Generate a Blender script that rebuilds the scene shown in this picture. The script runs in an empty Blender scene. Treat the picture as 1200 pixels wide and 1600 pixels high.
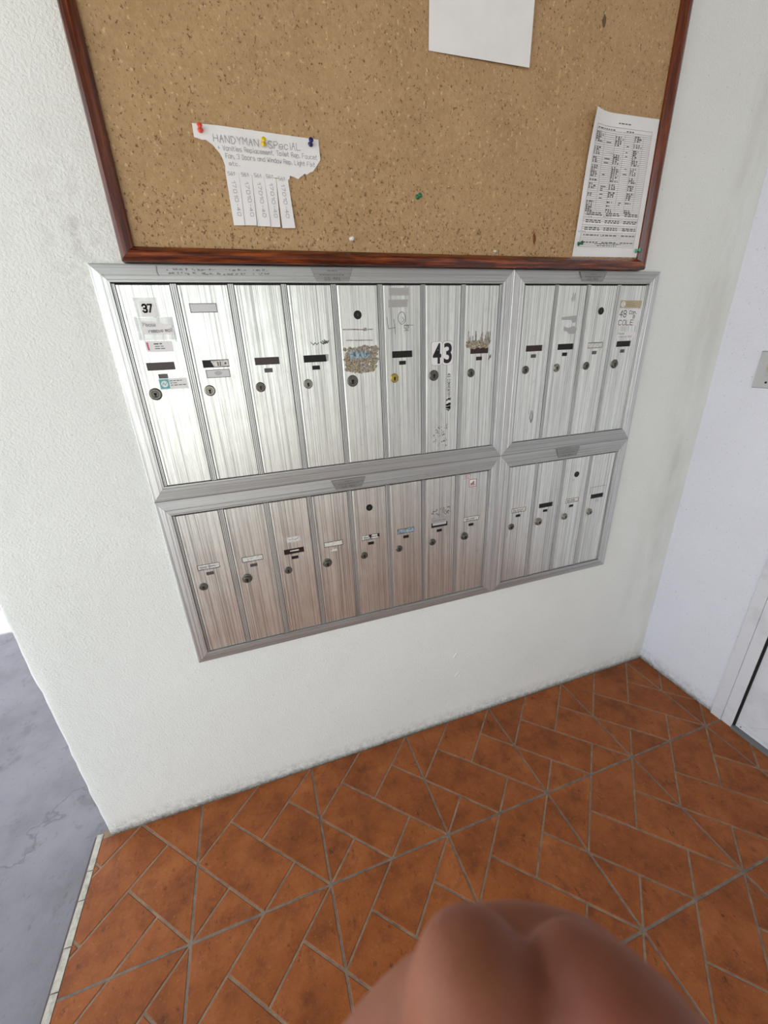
import bpy, bmesh, math, random
from mathutils import Vector, Matrix, noise
random.seed(7)
C = bpy.context.scene.collection
SC = bpy.context.scene
R = math.radians

# ---------------------------------------------------------------- camera
cd = bpy.data.cameras.new('camera'); cam = bpy.data.objects.new('camera', cd); C.objects.link(cam)
cam.location = (0.2278, -0.9345, 1.2634)
cam.rotation_euler = (R(67.5425), R(2.3291), R(-18.5154))
cd.sensor_fit = 'HORIZONTAL'; cd.sensor_width = 36.0
cd.lens = 36.0 * 623.06 / 1200.0
cd.clip_start = 0.005; cd.clip_end = 200
cd.dof.use_dof = True; cd.dof.focus_distance = 1.15; cd.dof.aperture_fstop = 18.0
SC.camera = cam

# ---------------------------------------------------------------- sky, sun, exposure
w = bpy.data.worlds.new('sky'); SC.world = w; w.use_nodes = True
bg = w.node_tree.nodes['Background']
bg.inputs['Color'].default_value = (0.87, 0.94, 1.0, 1)
bg.inputs['Strength'].default_value = 1.0
sd = bpy.data.lights.new('sun', 'SUN'); sun = bpy.data.objects.new('sun', sd); C.objects.link(sun)
sd.energy = 4.0; sd.angle = R(0.53); sd.color = (1.0, 0.95, 0.87)
sun.location = (0, 6, 9)
sun.rotation_euler = Vector((0.0, 0.30, 1.0)).to_track_quat('Z', 'Y').to_euler()
SC.view_settings.view_transform = 'Standard'; SC.view_settings.look = 'None'
SC.view_settings.exposure = 1.24; SC.view_settings.gamma = 1.0
SC.view_settings.use_curve_mapping = False

# ---------------------------------------------------------------- material helpers
def lin(c):
    f = lambda u: u/12.92 if u <= .04045 else ((u+.055)/1.055)**2.4
    return tuple(f(x/255) for x in c) + (1,)
class NT:
    def __init__(s, name, rough=.6, metal=0, col=(200,200,200)):
        s.m = bpy.data.materials.new(name); s.m.use_nodes = True
        s.t = s.m.node_tree; s.b = s.t.nodes['Principled BSDF']
        s.b.inputs['Roughness'].default_value = rough; s.b.inputs['Metallic'].default_value = metal
        s.b.inputs['Base Color'].default_value = lin(col)
    def n(s, typ, **kw):
        d = s.t.nodes.new(typ)
        for k, v in kw.items():
            if k in d.inputs: d.inputs[k].default_value = v
            else: setattr(d, k, v)
        return d
    def l(s, a, b): s.t.links.new(a, b); return s
    def pos(s): return s.n('ShaderNodeNewGeometry').outputs['Position']
    def rnd(s): return s.n('ShaderNodeObjectInfo').outputs['Random']
    def mapped(s, scale=(1,1,1), vec=None):
        m = s.n('ShaderNodeMapping'); m.inputs['Scale'].default_value = scale
        s.l(vec or s.pos(), m.inputs['Vector']); return m.outputs['Vector']
    def noise(s, scale, detail=3, rough=.55, vec=None, w=None):
        d = s.n('ShaderNodeTexNoise'); d.inputs['Scale'].default_value = scale
        d.inputs['Detail'].default_value = detail; d.inputs['Roughness'].default_value = rough
        if w is not None: d.noise_dimensions = '4D'; s.l(w, d.inputs['W'])
        s.l(vec or s.pos(), d.inputs['Vector']); return d.outputs['Fac']
    def voro(s, scale, vec=None, feature='F1'):
        d = s.n('ShaderNodeTexVoronoi', feature=feature); d.inputs['Scale'].default_value = scale
        s.l(vec or s.pos(), d.inputs['Vector']); return d.outputs['Distance']
    def ramp(s, fac, stops):
        r = s.n('ShaderNodeValToRGB'); e = r.color_ramp.elements
        while len(e) < len(stops): e.new(.5)
        for i, (p, c) in enumerate(stops):
            e[i].position = p
            e[i].color = lin(c) if isinstance(c, tuple) else (c, c, c, 1)
        s.l(fac, r.inputs['Fac']); return r.outputs['Color']
    def mix(s, fac, a, b, mode='MIX'):
        d = s.n('ShaderNodeMix', data_type='RGBA', blend_type=mode)
        for v, i in ((fac, 0), (a, 6), (b, 7)):
            if isinstance(v, bpy.types.NodeSocket): s.l(v, d.inputs[i])
            elif isinstance(v, tuple): d.inputs[i].default_value = lin(v)
            else: d.inputs[i].default_value = v if i == 0 else (v, v, v, 1)
        return d.outputs[2]
    def math(s, op, a, b=0.0, clamp=False):
        d = s.n('ShaderNodeMath', operation=op); d.use_clamp = clamp
        for v, i in ((a, 0), (b, 1)):
            if isinstance(v, bpy.types.NodeSocket): s.l(v, d.inputs[i])
            else: d.inputs[i].default_value = v
        return d.outputs[0]
    def sep(s):
        d = s.n('ShaderNodeSeparateXYZ'); s.l(s.pos(), d.inputs[0]); return d.outputs
    def col(s, c): s.l(c, s.b.inputs['Base Color']); return s
    def rough(s, c): s.l(c, s.b.inputs['Roughness']); return s
    def bump(s, h, strength=.3, dist=.002):
        d = s.n('ShaderNodeBump'); d.inputs['Strength'].default_value = strength; d.inputs['Distance'].default_value = dist
        s.l(h, d.inputs['Height'])
        if s.b.inputs['Normal'].is_linked: s.l(s.b.inputs['Normal'].links[0].from_socket, d.inputs['Normal'])
        s.l(d.outputs[0], s.b.inputs['Normal']); return s

def plain(name, c, rough=.6, metal=0, spec=.5):
    k = NT(name, rough, metal, c); k.b.inputs['Specular IOR Level'].default_value = spec; return k.m

# ---------------------------------------------------------------- materials
def stucco(name, base, stain, right=False):
    k = NT(name, .75); X, Y, Z = k.sep()
    big = k.noise(3.0, 4); c = k.mix(k.ramp(big, [(.35, 0.0), (.7, .55)]), base, tuple(int(v*.965) for v in base))
    # splash-back grime along the foot of the wall
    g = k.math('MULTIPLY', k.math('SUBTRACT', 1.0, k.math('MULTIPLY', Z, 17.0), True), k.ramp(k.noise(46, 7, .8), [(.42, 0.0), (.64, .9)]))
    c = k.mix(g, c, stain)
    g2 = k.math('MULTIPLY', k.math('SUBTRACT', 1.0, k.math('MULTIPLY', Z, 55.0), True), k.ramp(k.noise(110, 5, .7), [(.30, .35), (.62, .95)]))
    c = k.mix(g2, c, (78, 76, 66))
    c = k.mix(k.ramp(k.noise(150, 2), [(.69, 0.0), (.74, .35)]), c, (120, 112, 100))
    if not right:   # painted corner shadow with green-grey stain, streaking down the inside corner, beside the right wall
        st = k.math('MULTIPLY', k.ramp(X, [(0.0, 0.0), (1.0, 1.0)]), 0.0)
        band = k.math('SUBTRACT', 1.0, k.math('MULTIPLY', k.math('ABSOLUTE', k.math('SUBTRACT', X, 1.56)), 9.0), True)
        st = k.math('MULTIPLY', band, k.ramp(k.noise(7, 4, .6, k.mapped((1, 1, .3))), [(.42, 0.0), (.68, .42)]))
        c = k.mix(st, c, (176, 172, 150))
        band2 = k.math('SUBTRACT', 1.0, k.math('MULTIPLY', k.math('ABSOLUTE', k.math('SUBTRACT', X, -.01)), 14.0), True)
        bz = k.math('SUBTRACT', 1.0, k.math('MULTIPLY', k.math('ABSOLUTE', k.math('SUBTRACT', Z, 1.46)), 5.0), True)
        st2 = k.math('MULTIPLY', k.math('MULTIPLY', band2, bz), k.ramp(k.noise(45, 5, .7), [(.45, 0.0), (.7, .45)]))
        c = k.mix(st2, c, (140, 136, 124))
    k.col(c)
    k.bump(k.noise(26, 3, .5), .3, .006)
    k.bump(k.noise(210, 3, .6), .7, .0030)
    return k.m
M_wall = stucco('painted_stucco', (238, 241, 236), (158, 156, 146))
M_wallr = stucco('painted_plaster', (228, 230, 239), (150, 150, 142), True)

def particleboard():
    k = NT('particle_board', .8); X, Y, Z = k.sep()
    c = k.mix(k.ramp(k.noise(9, 3), [(.3, 0.0), (.7, 1.0)]), (184, 151, 108), (169, 136, 94))
    c = k.mix(k.ramp(k.noise(120, 4, .7), [(.42, 0.0), (.66, .6)]), c, (194, 163, 121))
    # more open chips towards the worn lower edge
    low = k.math('MULTIPLY', k.math('SUBTRACT', 1.62, Z), .22, True)
    v1 = k.math('ADD', k.noise(260, 3, .6, k.mapped((1, 1, .75))), low)
    c = k.mix(k.ramp(v1, [(.61, 0.0), (.67, .85)]), c, (100, 70, 38))
    v2 = k.math('ADD', k.noise(95, 5, .65, k.mapped((1.4, 1, .8))), k.math('MULTIPLY', low, .6))
    c = k.mix(k.ramp(v2, [(.675, 0.0), (.72, .7)]), c, (112, 80, 46))
    c = k.mix(k.ramp(k.noise(160, 2, .5, k.mapped((1, 1, .8))), [(.30, .7), (.36, 0.0)]), c, (216, 188, 142))
    k.col(c); k.bump(k.noise(210, 4, .7), .55, .002); k.bump(v1, .4, .0015); return k.m
M_board = particleboard()

def wood(name, sc, warm=0):
    k = NT(name, .24)
    v = k.mapped(sc); nz = k.noise(1.0, 6, .62, v)
    c = k.ramp(nz, [(.25, (34, 12, 5)), (.45, (78, 30, 12)), (.58, (104+warm, 46+warm//2, 20)), (.72, (140+warm, 74+warm//2, 34))])
    k.col(c); k.bump(nz, .12, .001); k.b.inputs['Coat Weight'].default_value = .35; k.b.inputs['Coat Roughness'].default_value = .15
    return k.m
M_woodh = wood('stained_wood_across', (9, 60, 150), 24); M_woodv = wood('stained_wood_upright', (150, 60, 9))

def alum(name, axis, tint=(206, 208, 207), streak=.55, rough=.36, bump=.5, metal=.8, fine=1.0):
    k = NT(name, rough, metal)
    one = {'x': (1, 0, .006), 'z': (.006, 0, 1)}[axis]
    v = k.mapped(one); rn = k.math('MULTIPLY', k.rnd(), 37.0)
    a = k.noise(330*fine, 2, .6, v, rn); b = k.noise(900*fine, 2, .6, v, rn); w_ = k.noise(70, 2, .6, v, rn)
    dk = tuple(int(t*(1-.5*streak)) for t in tint); lt = tuple(min(255, int(t*1.05)) for t in tint)
    c = k.mix(k.ramp(a, [(.34, 0.0), (.50, .8), (.66, 1.0)]), dk, lt)
    c = k.mix(k.ramp(w_, [(.36, .45*streak), (.60, 0.0)]), c, tuple(int(t*.72) for t in tint))
    long_ = {'x': (520, 1, 26), 'z': (26, 1, 520)}[axis]
    c = k.mix(k.ramp(k.noise(1.0, 3, .6, k.mapped(long_), rn), [(.38, .4*streak), (.50, 0.0)]), c, (120, 118, 114))
    c = k.mix(k.ramp(k.noise(34, 5, .7), [(.64, 0.0), (.80, .35)]), c, (142, 136, 126))
    c = k.mix(k.ramp(k.noise(160, 3, .7), [(.70, 0.0), (.76, .5)]), c, (110, 106, 100))
    k.col(c)
    k.rough(k.math('ADD', k.math('MULTIPLY', k.noise(25, 4, .6), .22), rough-.10))
    k.bump(k.math('ADD', a, k.math('MULTIPLY', b, .7)), bump, .0006); return k.m
M_door = alum('ribbed_aluminium', 'x', (240, 243, 237), .42, .38, .5, .93)
M_strip = alum('reeded_aluminium', 'x', (206, 208, 205), .3, .40, .3, .75)
M_railh = alum('extruded_aluminium_across', 'z', (186, 188, 186), .2, .46, .2, .75)  # darker tint paints in the dimmer reflection of the rails
M_railv = alum('extruded_aluminium_upright', 'x', (218, 219, 217), .35, .42, .4, .8)  # lighter tint paints in the brighter side reflection of the stiles
M_plate = alum('nameplate_aluminium', 'z', (152, 153, 151), .2, .44, .2, .6)
M_lock = alum('worn_nickel', 'x', (150, 148, 138), .3, .38, .1)
M_lockd = alum('dull_nickel', 'x', (112, 110, 102), .3, .42, .1)
M_brass = alum('worn_brass', 'x', (196, 172, 96), .3, .34, .1)
M_black = plain('black_void', (10, 9, 9), .6); M_key = plain('keyhole_black', (14, 13, 12), .5)
M_brown = plain('brown_window', (46, 24, 20), .35); M_smoke = plain('smoked_window', (84, 80, 80), .4)
M_card = NT('name_card', .55, 0, (222, 220, 212)); M_card.col(M_card.mix(M_card.ramp(M_card.noise(160, 4, .7), [(.5, 0.0), (.62, .7)]), (224, 222, 214), (150, 146, 140))); M_card = M_card.m
M_blue = NT('faded_blue_card', .6); M_blue.col(M_blue.mix(M_blue.ramp(M_blue.noise(180, 4, .7), [(.42, 0.0), (.6, .9)]), (168, 190, 204), (84, 92, 100))); M_blue = M_blue.m
M_paper = NT('white_paper', .7, 0, (236, 235, 232)); M_paper.col(M_paper.mix(M_paper.ramp(M_paper.noise(20, 3), [(.4, 0.0), (.7, .5)]), (238, 237, 235), (226, 225, 224))).bump(M_paper.noise(45, 3), .12, .003); M_paper = M_paper.m
M_ink = plain('black_ink', (24, 24, 26), .6); M_pen = plain('grey_pen', (138, 138, 150), .6); M_print = plain('grey_print', (98, 98, 100), .7)
M_red = plain('red_print', (176, 40, 52), .6); M_pink = plain('pink_print', (206, 92, 118), .6); M_teal = plain('teal_print', (94, 178, 182), .6); M_gold = plain('gold_foil_label', (186, 170, 138), .5)
M_tape = NT('clear_tape', .18, 0, (226, 230, 230)); M_tape.b.inputs['Alpha'].default_value = .32; M_tape = M_tape.m
M_gtape = plain('grey_tape', (176, 175, 174), .45, .2)
M_rust = NT('glue_residue', .85); M_rust.col(M_rust.ramp(M_rust.noise(260, 5, .7), [(.32, (70, 62, 54)), (.48, (146, 136, 118)), (.62, (198, 194, 184))])).bump(M_rust.noise(300, 4), .8, .002); M_rust = M_rust.m
M_rust2 = NT('brown_glue_residue', .85); M_rust2.col(M_rust2.ramp(M_rust2.noise(240, 5, .7), [(.33, (82, 66, 42)), (.50, (152, 136, 104)), (.64, (200, 192, 174))])).bump(M_rust2.noise(300, 4), .8, .002); M_rust2 = M_rust2.m
M_smudge = plain('grey_smudge', (132, 130, 130), .6, .2)

def tile():
    k = NT('terracotta_tile', .42); k.b.inputs['Specular IOR Level'].default_value = .28; rn = k.rnd(); r37 = k.math('MULTIPLY', rn, 37.0)
    n1 = k.noise(9.5, 6, .66, None, r37)
    c = k.ramp(n1, [(.30, (114, 62, 28)), (.48, (150, 84, 40)), (.60, (164, 96, 50)), (.74, (180, 110, 66))])
    c = k.mix(k.ramp(rn, [(0, 0.0), (1, .35)]), c, (138, 72, 30))
    c = k.mix(k.ramp(k.noise(22, 6, .72, None, r37), [(.50, 0.0), (.70, .6)]), c, (92, 46, 26))
    c = k.mix(k.ramp(k.noise(48, 6, .78, k.mapped((1.0, .7, 1)), r37), [(.58, 0.0), (.68, .8)]), c, (60, 32, 20))
    c = k.mix(k.ramp(k.noise(130, 4, .65), [(.60, 0.0), (.72, .45)]), c, (190, 126, 92))
    c = k.mix(k.ramp(k.noise(170, 4, .7), [(.61, 0.0), (.70, .5)]), c, (76, 42, 26))
    k.col(c); k.rough(k.ramp(k.noise(18, 5, .6), [(.3, .40), (.7, .62)]))
    k.bump(k.noise(30, 5, .65), .3, .004); return k.m
M_tile = tile()
M_grout = NT('grout', .9); M_grout.col(M_grout.mix(M_grout.ramp(M_grout.noise(30, 5, .7), [(.35, 0.0), (.65, 1.0)]), (160, 136, 112), (122, 104, 90))).bump(M_grout.noise(300, 4), .5, .002); M_grout = M_grout.m
M_grout2 = NT('grey_grout', .9); M_grout2.col(M_grout2.mix(M_grout2.ramp(M_grout2.noise(24, 5, .7), [(.35, 0.0), (.65, 1.0)]), (142, 126, 112), (104, 94, 86))).bump(M_grout2.noise(300, 4), .5, .002); M_grout2 = M_grout2.m
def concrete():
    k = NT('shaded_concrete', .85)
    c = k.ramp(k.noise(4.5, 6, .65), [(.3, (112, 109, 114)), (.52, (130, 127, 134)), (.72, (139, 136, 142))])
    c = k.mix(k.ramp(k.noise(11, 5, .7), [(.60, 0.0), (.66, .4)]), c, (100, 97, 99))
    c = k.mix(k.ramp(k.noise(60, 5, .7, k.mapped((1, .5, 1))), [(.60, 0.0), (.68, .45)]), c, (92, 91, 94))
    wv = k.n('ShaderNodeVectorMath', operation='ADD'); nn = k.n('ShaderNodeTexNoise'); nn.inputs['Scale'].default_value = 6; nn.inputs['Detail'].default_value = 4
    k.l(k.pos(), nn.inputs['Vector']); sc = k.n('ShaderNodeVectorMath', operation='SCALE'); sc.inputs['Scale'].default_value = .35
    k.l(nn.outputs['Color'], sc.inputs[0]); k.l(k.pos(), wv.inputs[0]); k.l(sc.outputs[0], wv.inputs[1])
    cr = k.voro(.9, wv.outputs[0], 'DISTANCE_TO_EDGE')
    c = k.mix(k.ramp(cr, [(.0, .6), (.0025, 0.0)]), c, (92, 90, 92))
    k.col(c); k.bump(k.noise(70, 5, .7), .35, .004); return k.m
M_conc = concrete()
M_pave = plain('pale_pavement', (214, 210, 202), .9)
M_cream = NT('cream_edging', .7); M_cream.col(M_cream.mix(M_cream.ramp(M_cream.noise(40, 5, .7), [(.45, 0.0), (.7, .8)]), (196, 190, 178), (128, 122, 112))).bump(M_cream.noise(90, 4), .5, .003); M_cream = M_cream.m
M_dkstrip = plain('dark_red_edge', (92, 76, 76), .8)
M_white = NT('white_door_paint', .42, 0, (216, 217, 222)); M_white.col(M_white.mix(M_white.ramp(M_white.noise(9, 5, .65), [(.5, 0.0), (.75, .5)]), (218, 219, 224), (166, 166, 170))).bump(M_white.noise(40, 4), .12, .002); M_white = M_white.m
M_sill = plain('grey_sill', (128, 130, 130), .6, .4)
M_steel = plain('switch_plate_steel', (190, 191, 192), .42, .3)
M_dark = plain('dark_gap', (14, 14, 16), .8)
M_ceil = plain('added_ceiling_grey', (132, 124, 114), .9)  # overhead tone darkened to cut bounce light onto the floor
M_skin = NT('skin', .62); M_skin.col(M_skin.mix(M_skin.ramp(M_skin.noise(60, 4, .6), [(.3, 0.0), (.7, 1.0)]), (140, 84, 56), (124, 64, 46))).bump(M_skin.noise(420, 4), .2, .0008)  # tone darkened to carry the shade of phone and body
M_skin.b.inputs['Subsurface Weight'].default_value = .25; M_skin.b.inputs['Subsurface Radius'].default_value = (.010, .004, .002); M_skin.b.inputs['Subsurface Scale'].default_value = .6; M_skin = M_skin.m
M_nail = plain('finger_nail', (216, 168, 152), .3)

# ---------------------------------------------------------------- mesh helpers
class MB:
    def __init__(s): s.v = []; s.f = []; s.mi = []; s.cur = 0
    def add(s, vs, fs):
        o = len(s.v); s.v += [tuple(p) for p in vs]
        for f in fs: s.f.append(tuple(i+o for i in f)); s.mi.append(s.cur)
        return s
    def mat(s, i): s.cur = i; return s
    def box(s, a, b):
        (x0, y0, z0), (x1, y1, z1) = a, b
        return s.add([(x0,y0,z0),(x1,y0,z0),(x1,y1,z0),(x0,y1,z0),(x0,y0,z1),(x1,y0,z1),(x1,y1,z1),(x0,y1,z1)],
                     [(0,3,2,1),(4,5,6,7),(0,1,5,4),(1,2,6,5),(2,3,7,6),(3,0,4,7)])
    def bbox(s, a, b, e):   # box with its front (-y) edges bevelled
        (x0, y0, z0), (x1, y1, z1) = a, b
        v = [(x0,y1,z0),(x1,y1,z0),(x1,y1,z1),(x0,y1,z1),(x0,y0+e,z0),(x1,y0+e,z0),(x1,y0+e,z1),(x0,y0+e,z1),
             (x0+e,y0,z0+e),(x1-e,y0,z0+e),(x1-e,y0,z1-e),(x0+e,y0,z1-e)]
        f = [(0,3,2,1)] if False else [(0,1,2,3)]
        for o in (0, 4):
            for i in range(4): f.append((o+i, o+(i+1) % 4, o+4+(i+1) % 4, o+4+i))
        f.append((8, 9, 10, 11)); return s.add(v, f)
    def fan(s, pts, y, t=0.0, yf=None):   # flat outline in the xz plane facing -y, thickness t behind it
        n = len(pts); s.add([(p[0], y if yf is None else yf(*p), p[1]) for p in pts], [tuple(range(n))])
        if t:
            o = [(p[0], (y if yf is None else yf(*p)), p[1]) for p in pts] + [(p[0], (y if yf is None else yf(*p))+t, p[1]) for p in pts]
            s.add(o, [(i, (i+1) % n, n+(i+1) % n, n+i) for i in range(n)])
        return s
    def quad(s, x0, z0, x1, z1, y, t=0.0): return s.fan([(x0,z0),(x1,z0),(x1,z1),(x0,z1)], y, t)
    def lathe(s, prof, c, axis='y', n=20, cap=True):   # prof: (radius, offset along -y)
        vs = []; fs = []
        for r, h in prof:
            for k in range(n):
                a = 2*math.pi*k/n
                vs.append((c[0]+r*math.cos(a), c[1]-h, c[2]+r*math.sin(a)))
        for j in range(len(prof)-1):
            for k in range(n): fs.append((j*n+k, j*n+(k+1) % n, (j+1)*n+(k+1) % n, (j+1)*n+k))
        if cap: fs.append(tuple((len(prof)-1)*n+k for k in range(n)))
        return s.add(vs, fs)
    def build(s, name, mats, parent=None, smooth=False):
        me = bpy.data.meshes.new(name); me.from_pydata(s.v, [], s.f)
        for m in (mats if isinstance(mats, (list, tuple)) else [mats]): me.materials.append(m)
        me.polygons.foreach_set('material_index', s.mi)
        bm = bmesh.new(); bm.from_mesh(me); bmesh.ops.remove_doubles(bm, verts=bm.verts, dist=1e-6)
        bmesh.ops.recalc_face_normals(bm, faces=bm.faces); bm.to_mesh(me); bm.free()
        if smooth: me.polygons.foreach_set('use_smooth', [True]*len(me.polygons))
        me.update(); o = bpy.data.objects.new(name, me); C.objects.link(o)
        if parent: o.parent = parent; o.matrix_parent_inverse = parent.matrix_basis.inverted()
        return o
def thing(name, label, cat, loc, group=None):
    o = bpy.data.objects.new(name, None); C.objects.link(o); o.location = loc; o.empty_display_size = .02
    return tag(o, label, cat, group)
def tag(o, label, cat, group=None):
    o['label'] = label; o['category'] = cat
    if group: o['group'] = group
    return o
def struct(o): o['kind'] = 'structure'; return o
def lab(o, t): o['label'] = t; return o

# pen-stroke letters: pairs are x,y on a grid, baseline 2, cap height 8
FONT = dict(l.split('=', 1) for l in '''A=02 28 42|15 35
B=02 08 38 47 35 05|35 44 43 32 02
C=47 38 18 07 03 12 32 43
D=02 08 28 46 44 22 02
E=48 08 02 42|05 35
F=48 08 02|05 35
G=47 38 18 07 03 12 32 43 45 25
H=02 08|42 48|05 45
I=12 18
K=02 08|48 05 42
L=08 02 42
M=02 08 25 48 42
N=02 08 42 48
O=18 07 03 12 32 43 47 38 18
P=02 08 38 47 46 35 05
R=02 08 38 47 46 35 05|25 42
S=47 38 18 07 06 34 43 32 12 03
T=08 48|28 22
U=08 03 12 32 43 48
V=08 22 48
W=08 12 25 32 48
Y=08 25 48|25 22
a=46 16 05 03 12 32 43|46 42
c=45 36 16 05 03 12 32 43
d=45 36 16 05 03 12 32 43|48 42
e=04 44 45 36 16 05 03 12 32 43
f=47 38 28 17 12|05 35
g=46 16 05 03 12 42|46 40 10
h=08 02|05 26 45 42
i=16 12|17 18
k=08 02|46 04 42
l=18 12
m=06 02|05 16 25 22|25 36 45 42
n=06 02|05 26 45 42
o=16 05 03 12 32 43 45 36 16
p=06 00|06 36 45 43 32 02
r=06 02|04 26 46
s=46 16 05 14 34 43 32 02
t=18 13 22 32|06 36
u=06 03 12 32 43|46 42
v=06 22 46
w=06 12 24 32 46
x=06 42|46 02
y=06 03 12 42|46 40 10
0=18 07 03 12 32 43 47 38 18
1=06 28 22
2=07 18 38 47 46 02 42
3=07 18 38 47 46 35 15|35 44 43 32 12 03
4=32 38 04 44
5=48 08 05 35 44 43 32 02
6=38 17 04 03 12 32 43 44 35 05
7=08 48 12
8=15 06 07 18 38 47 46 35 15 04 03 12 32 43 44 35
9=44 35 15 06 07 18 38 47 44 22
.=12 13
,=13 01
-=15 35
+=05 45|23 27'''.split('\n'))
def ribbon(mb, pts, wd, y):
    n = len(pts)
    for i in range(n-1):
        (x0, z0), (x1, z1) = pts[i], pts[i+1]; dx, dz = x1-x0, z1-z0; l = math.hypot(dx, dz) or 1e-9
        ox, oz = -dz/l*wd/2, dx/l*wd/2; ex, ez = dx/l*wd*.35, dz/l*wd*.35
        yy = [y(*p) if callable(y) else y for p in (pts[i], pts[i+1])]
        mb.add([(x0-ex+ox, yy[0], z0-ez+oz), (x0-ex-ox, yy[0], z0-ez-oz), (x1+ex-ox, yy[1], z1+ez-oz), (x1+ex+ox, yy[1], z1+ez+oz)], [(0, 1, 2, 3)])
def write(mb, text, x, z, h, wd, y, width=None, slope=0.0, jit=0.0, shear=0.0, rot=0.0, asp=.72):
    # baseline starts at (x, z); h = cap height; width stretches the whole line
    u = h/6.0; cx = 0; segs = []
    for ch in text:
        if ch == ' ': cx += 4; continue
        mw = 0
        for st in FONT[ch].split('|'):
            P = [(int(q[0]), int(q[1])-2) for q in st.split()]
            segs.append([(cx+a+random.uniform(-jit, jit)+shear*b, b+random.uniform(-jit, jit)) for a, b in P]); mw = max(mw, max(a for a, b in P))
        cx += mw+1.7
    sx = (width/max(cx-1.7, 1)) if width else u*asp
    ca, sa = math.cos(rot), math.sin(rot)
    for sgm in segs:
        q = [(a*sx, b*u+slope*a*sx) for a, b in sgm]
        ribbon(mb, [(x+a*ca-b*sa, z+a*sa+b*ca) for a, b in q], wd, y)
def squiggles(mb, x, z, wtot, h, wd, y, n=None):   # print too small to read: short word-like runs
    cx = x
    while cx < x+wtot-h:
        wl = random.uniform(1.2, 3.5)*h; wl = min(wl, x+wtot-cx)
        mb.quad(cx, z, cx+wl, z+wd, y); cx += wl+h*.6

# ================================================================ SETTING
XL, XR = -0.3452, 1.6361
# --- tiled floor -------------------------------------------------
floor = struct(MB().box((-.3655, -2.7, -.06), (XR+.02, .02, -.0016)).build('floor', M_grout))
GX, GY, PX, PY = -.097, 0.0, .3315, .3265
PIECES = [[(0,0),(.5,0),(0,.5)], [(0,.5),(.25,.25),(.75,.75),(.5,1)], [(0,.5),(.25,.75),(0,1)], [(0,1),(.25,.75),(.5,1)], [(.5,1),(.75,.75),(1,1)],
          [(.25,.25),(.5,0),(1,0),(.5,.5)], [(.5,.5),(.75,.25),(1,.5),(1,1)], [(.75,.25),(1,0),(1,.5)]]
def clip(poly, p, nrm):
    out = []
    for i in range(len(poly)):
        a, b = poly[i], poly[(i+1) % len(poly)]
        da = (a[0]-p[0])*nrm[0]+(a[1]-p[1])*nrm[1]; db = (b[0]-p[0])*nrm[0]+(b[1]-p[1])*nrm[1]
        if da >= 0: out.append(a)
        if (da >= 0) != (db >= 0):
            t = da/(da-db); out.append((a[0]+(b[0]-a[0])*t, a[1]+(b[1]-a[1])*t))
    return out
def inset(poly, ds):
    A = sum(poly[i][0]*poly[(i+1) % len(poly)][1]-poly[(i+1) % len(poly)][0]*poly[i][1] for i in range(len(poly)))
    sg = 1 if A > 0 else -1; out = poly
    for i in range(len(poly)):
        a, b = poly[i], poly[(i+1) % len(poly)]; dx, dy = b[0]-a[0], b[1]-a[1]; l = math.hypot(dx, dy)
        if l < 1e-9: continue
        nx, ny = -dy/l*sg, dx/l*sg; d = ds[i] if isinstance(ds, list) else ds
        out = clip(out, (a[0]+nx*d, a[1]+ny*d), (nx, ny))
        if len(out) < 3: return []
    return out
def area(p): return abs(sum(p[i][0]*p[(i+1) % len(p)][1]-p[(i+1) % len(p)][0]*p[i][1] for i in range(len(p))))/2
def tile_piece(mb, poly, top):
    c = (sum(p[0] for p in poly)/len(poly), sum(p[1] for p in poly)/len(poly)); tx, ty = random.uniform(-.0035, .0035), random.uniform(-.0035, .0035)
    zt = lambda p: top+(p[0]-c[0])*tx+(p[1]-c[1])*ty
    inn = inset(poly, .0013)
    if len(inn) != len(poly): inn = [(c[0]+(p[0]-c[0])*.97, c[1]+(p[1]-c[1])*.97) for p in poly]
    n = len(poly)
    # match ring order by nearest start
    k0 = min(range(n), key=lambda k: (inn[k][0]-poly[0][0])**2+(inn[k][1]-poly[0][1])**2); inn = inn[k0:]+inn[:k0]
    v = [(p[0], p[1], zt(p)) for p in inn]+[(p[0], p[1], zt(p)-.0012) for p in poly]+[(p[0], p[1], -.006) for p in poly]
    f = [tuple(range(n))]+[(o+i, o+(i+1) % n, o+n+(i+1) % n, o+n+i) for o in (0, n) for i in range(n)]
    mb.add(v, f)
for k in range(6): MB().box((GX+k*PX-.0030, -2.69, -.006), (GX+k*PX+.0030, -.0005, -.0012)).build('grout_line', M_grout2, floor)
for k in range(1, 8): MB().box((-.362, GY-k*PY-.0030, -.006), (XR-.001, GY-k*PY+.0030, -.0011)).build('grout_line', M_grout2, floor)
rest = MB()
for r in range(8):
    for cI in range(-1, 6):
        for pc in PIECES:
            if (r, cI) == (0, -1): pc = [(1-b, a) for a, b in pc]     # this one tile was laid a quarter turn round
            P = [(GX+(cI+a)*PX, GY-(r+b)*PY) for a, b in pc]
            ds = []
            for i in range(len(pc)):
                a, b = pc[i], pc[(i+1) % len(pc)]
                edge = (a[0] == b[0] and a[0] in (0, 1)) or (a[1] == b[1] and a[1] in (0, 1))
                ds.append(.0027 if edge else .0026)
            P = inset(P, ds)
            if P: P = clip(P, (-.3625+.006*r*0, 0), (1, .0))
            if P: P = clip(P, (XR-.001, 0), (-1, 0))
            if P: P = clip(P, (0, -.0012), (0, -1))
            if len(P) < 3 or area(P) < 4e-5: continue
            if r < 4:
                m = MB(); tile_piece(m, P, random.uniform(-.0003, .0003)); m.build('tile', M_tile, floor)
            else: tile_piece(rest, P, 0.0)
rest.build('tile', M_tile, floor)['kind'] = 'stuff'
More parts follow.
